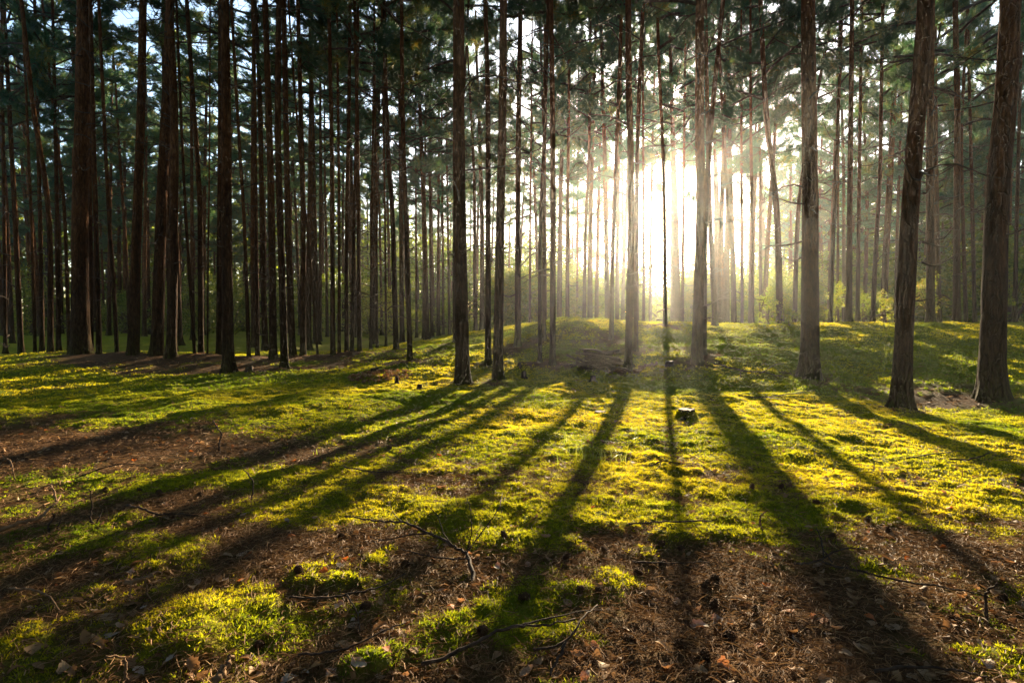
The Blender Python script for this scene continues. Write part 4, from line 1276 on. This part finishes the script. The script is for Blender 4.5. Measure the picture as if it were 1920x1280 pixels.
# --- a heap of brushwood and some litter round a stump
def brush_heap(px, py, w, h, label, seed, n=64):
    rs = np.random.default_rng(seed)
    c = on_ground(px, py); s = c.y / FPX
    e = bpy.data.objects.new('brushwood_heap', None); COL.objects.link(e)
    e.location = (c.x, c.y, land1(c.x, c.y)); tag(e, label, 'brushwood')
    for i in range(n):
        a = rs.uniform(-.5, .5) + (math.pi if rs.random() < .5 else 0)
        L = rs.uniform(.35, .9) * w * s
        o = np.array([rs.normal(0, w * s * .22), rs.normal(0, w * s * .2), 0])
        hh = max(0, 1 - (o[0] / (w * s * .5)) ** 2) * h * s * rs.uniform(.1, 1)
        d = np.array([math.cos(a), math.sin(a) * .9, rs.normal(0, .22)])
        p = [o - d * L * .5, o + rs.normal(0, .05, 3), o + d * L * .5 + rs.normal(0, .06, 3)]
        p = np.array(p); p[:, 2] = np.clip(p[:, 2] + hh, .0, None)
        tb = Tubes(); r = rs.uniform(.012, .032)
        tb.add(smooth_path(p, 9), np.linspace(r, r * .4, 9), 5)
        obj('branch', tb.mesh('branch'), M_TWIG, e)
brush_heap(1120, 694, 84, 34, 'dark heap of dead branches on the shaded slope left of the sun', 3)

# --- stumps
def stump(px, py, wpx, hpx, label, mossy=False, seed=1, cut=.0):
    rs = np.random.default_rng(seed)
    b = on_ground(px, py); s = b.y / FPX
    r0 = wpx * s / 2; H = hpx * s
    e = bpy.data.objects.new('tree_stump', None); COL.objects.link(e)
    e.location = (b.x, b.y, land1(b.x, b.y)); tag(e, label, 'stump', 'old cut stumps in the clearing')
    S = 22; ph = rs.uniform(0, 6.28, 3)
    th = np.arange(S) / S * 6.2832
    zs = [-.08, 0, .12, .3, .6, .85, 1.0]
    fl = [1.5, 1.42, 1.22, 1.08, 1.0, .98, .95]
    V = []
    for z, f_ in zip(zs, fl):
        lob = 1 + (f_ - .95) * .9 * (.5 * np.cos(4 * th + ph[0]) + .5 * np.cos(3 * th + ph[1])) + .06 * np.sin(9 * th + ph[2]) + rs.normal(0, .02, S)
        zz = z * H if z > 0 else z
        tilt = cut * H * np.cos(th + ph[1]) * (z > .5) * max(0, z - .5) * 2 + (rs.normal(0, .03 * H, S) if z == 1 else 0)
        V.append(np.stack([r0 * f_ * lob * np.cos(th), r0 * f_ * lob * np.sin(th), zz + tilt], 1))
    V = np.concatenate(V); k = len(zs)
    i = np.arange(k - 1)[:, None] * S; j = np.arange(S)[None, :]; j2 = (j + 1) % S
    q = np.stack([i + j, i + j2, i + S + j2, i + S + j], -1).reshape(-1, 4)
    obj('bark', mesh_np('bark', V, q, None, True), M_STUMP, e)
    top = V[-S:].copy(); inner = top.copy(); inner[:, :2] *= .55; inner[:, 2] = top[:, 2].mean() - .02 * H + rs.normal(0, .02 * H, S)
    c = np.array([[0, 0, top[:, 2].mean() - .03 * H]])
    vv = np.concatenate([top, inner, c]); jj = np.arange(S); j2 = (jj + 1) % S
    qq = np.stack([jj, j2, S + j2, S + jj], 1); tt = np.stack([S + jj, S + j2, np.full(S, 2 * S)], 1)
    obj('cut_face', mesh_np('cut_face', vv, [qq, tt]), M_CUT, e)
    if mossy:
        n = 2600
        a = rs.uniform(0, 6.28, n); z = rs.uniform(0, 1, n) ** 1.6 * H * .8; rr = r0 * (1.08 + .3 * np.exp(-z / (H * .3)))
        p = np.stack([rr * np.cos(a), rr * np.sin(a), z], 1)
        d = np.stack([np.cos(a), np.sin(a), np.full(n, .8)], 1) + rs.normal(0, .5, (n, 3)); d /= np.linalg.norm(d, axis=1, keepdims=True)
        sd = np.cross(d, rs.normal(0, 1, (n, 3))); sd /= np.linalg.norm(sd, axis=1, keepdims=True)
        v = np.stack([p + sd * .004, p - sd * .004, p + d * .018], 1).reshape(-1, 3)
        mo = obj('moss_coat', mesh_np('moss_coat', v, np.arange(n * 3).reshape(-1, 3), {'rnd': np.repeat(rs.uniform(.2, .9, n), 3)}), M_MOSS, e)
        mo['kind'] = 'stuff'
stump(702, 706, 14, 10, 'low pale-topped stump in a ring of brown leaves', seed=1)
stump(744, 722, 7, 14, 'thin post-like stump on the moss near the leaf ring', seed=2)
stump(787, 729, 9, 9, 'small stump on the moss left of the big centre pine', seed=3)
stump(974, 697, 7, 9, 'tiny stump behind the taller one right of the centre pair', seed=4)
stump(982, 712, 9, 13, 'dark upright stump right of the centre pair of pines', seed=5)
stump(1112, 718, 11, 11, 'short dark stump below the brushwood heap', seed=6)
stump(1255, 693, 15, 9, 'squat stump beside the slim shadow below the sun', seed=7)
stump(1287, 789, 31, 18, 'mossy broken stump beside the long thin trunk shadow', True, 8, .05)
stump(1125, 774, 20, 6, 'flat weathered stump slab on the brightest moss', seed=9)
stump(467, 701, 12, 11, 'small dark stump by the forward pine of the left stand', seed=10)

def leaf_ring(px, py, label):
    rs = np.random.default_rng(9)
    c = on_ground(px, py)
    V = []; F = []; n0 = 0; R_ = []
    for i in range(420):
        a = rs.uniform(0, 6.28); r = rs.uniform(.1, 1) ** .7
        x = c.x + math.cos(a) * r * .62; y = c.y + math.sin(a) * r * .7
        v, f = leaf_shape(rs, rs.uniform(.05, .1), True, 5)
        Rm = np.array(Matrix.Rotation(rs.uniform(0, 6.28), 3, 'Z') @ Matrix.Rotation(rs.normal(0, .6), 3, 'Y'))
        V.append(v @ Rm.T + np.array([x, y, land1(x, y) + .01 + rs.uniform(0, .03)])); F.append(f + n0); n0 += len(v); R_.append(np.full(len(v), rs.uniform(0, .5)))
    me = mesh_np('leaf_heap', np.concatenate(V), np.concatenate(F), {'rnd': np.concatenate(R_)}, True)
    tag(obj('leaf_heap_litter', me, M_LEAF), label, 'litter', kind='stuff')
leaf_ring(715, 708, 'ring of dark brown leaves around a low stump')

# --- grass tufts
def grass_tuft(px, py, hpx, n, label, seed, spread=.06, arch=.5):
    rs = np.random.default_rng(seed)
    b = on_ground(px, py); s = b.y / FPX
    e = bpy.data.objects.new('grass_tuft', None); COL.objects.link(e)
    e.location = (b.x, b.y, land1(b.x, b.y)); tag(e, label, 'grass', 'grass tufts in the clearing')
    for i in range(n):
        a = rs.uniform(0, 6.28); L = hpx * s * rs.uniform(.5, 1.05); w = rs.uniform(.0012, .0026)
        o = np.array([rs.normal(0, spread), rs.normal(0, spread), -.01])
        h = np.array([math.cos(a), math.sin(a), 0]); sd = np.array([-h[1], h[0], 0])
        t = np.linspace(0, 1, 7); bend = arch * rs.uniform(.2, 1.3)
        p = o + h * (t ** 2 * L * bend)[:, None] + np.array([0, 0, 1.0]) * (L * (t - .45 * bend * t ** 3))[:, None]
        ww = w * (1 - t ** 2 * .95)
        v = np.concatenate([p + sd * ww[:, None], p - sd * ww[:, None]])
        k = 7; q = np.stack([np.arange(k - 1), np.arange(1, k), np.arange(1, k) + k, np.arange(k - 1) + k], 1)
        obj('blade', mesh_np('blade', v, q, {'rnd': np.full(2 * k, rs.random())}, True), M_GRASS, e)
grass_tuft(1112, 862, 66, 34, 'tall bright grass tuft glowing in the sunniest moss', 1, .12, 1.0)
grass_tuft(1145, 868, 44, 24, 'shorter bright grass beside the tall glowing tuft', 2, .10, 1.0)
grass_tuft(1062, 838, 40, 9, 'arching pale grass at the edge of the shade left of the glowing tuft', 3, .05, 1.1)
grass_tuft(1665, 672, 42, 16, 'grass tuft on the mound close behind the dark tilted pine', 4, .10, .6)
grass_tuft(1000, 742, 26, 16, 'small weedy tuft on the shaded moss right of the centre pair', 5, .12, .7)
grass_tuft(775, 700, 18, 14, 'small bright tuft on the slope by the leaf ring', 6, .10, .6)
grass_tuft(1410, 640, 22, 18, 'grass tuft on the lit shoulder of the mound', 7, .14, .6)
grass_tuft(930, 728, 14, 12, 'short grass at the foot of the centre pair', 8, .12, .6)
grass_tuft(600, 850, 24, 7, 'thin dry stalks on the moss left of centre', 9, .12, .8)

# ------------------------------------------------------------------ the hazy air
def haze_box():
    x0, x1, y0, y1, z0, z1 = -245, 245, -245, 245, -3.0, 24.0
    v = np.array([(x, y, z) for z in (z0, z1) for y in (y0, y1) for x in (x0, x1)], float)
    f = np.array([(0, 2, 3, 1), (4, 5, 7, 6), (0, 1, 5, 4), (2, 6, 7, 3), (0, 4, 6, 2), (1, 3, 7, 5)])
    m = bpy.data.materials.new('hazy_air'); m.use_nodes = True
    nt = m.node_tree; nt.nodes.clear()
    out = nt.nodes.new('ShaderNodeOutputMaterial')
    pv = nt.nodes.new('ShaderNodeVolumePrincipled')
    pv.inputs['Color'].default_value = (.95, .93, .90, 1)
    pv.inputs['Density'].default_value = HAZE_DENSITY
    pv.inputs['Anisotropy'].default_value = HAZE_G
    nt.links.new(pv.outputs[0], out.inputs['Volume'])
    o = obj('haze', mesh_np('haze', v, f), m)
    o['kind'] = 'stuff'
haze_box()
tri = sum(len(m.polygons) for m in bpy.data.meshes)
print('polygons in meshes', tri, 'objects', len(bpy.data.objects))
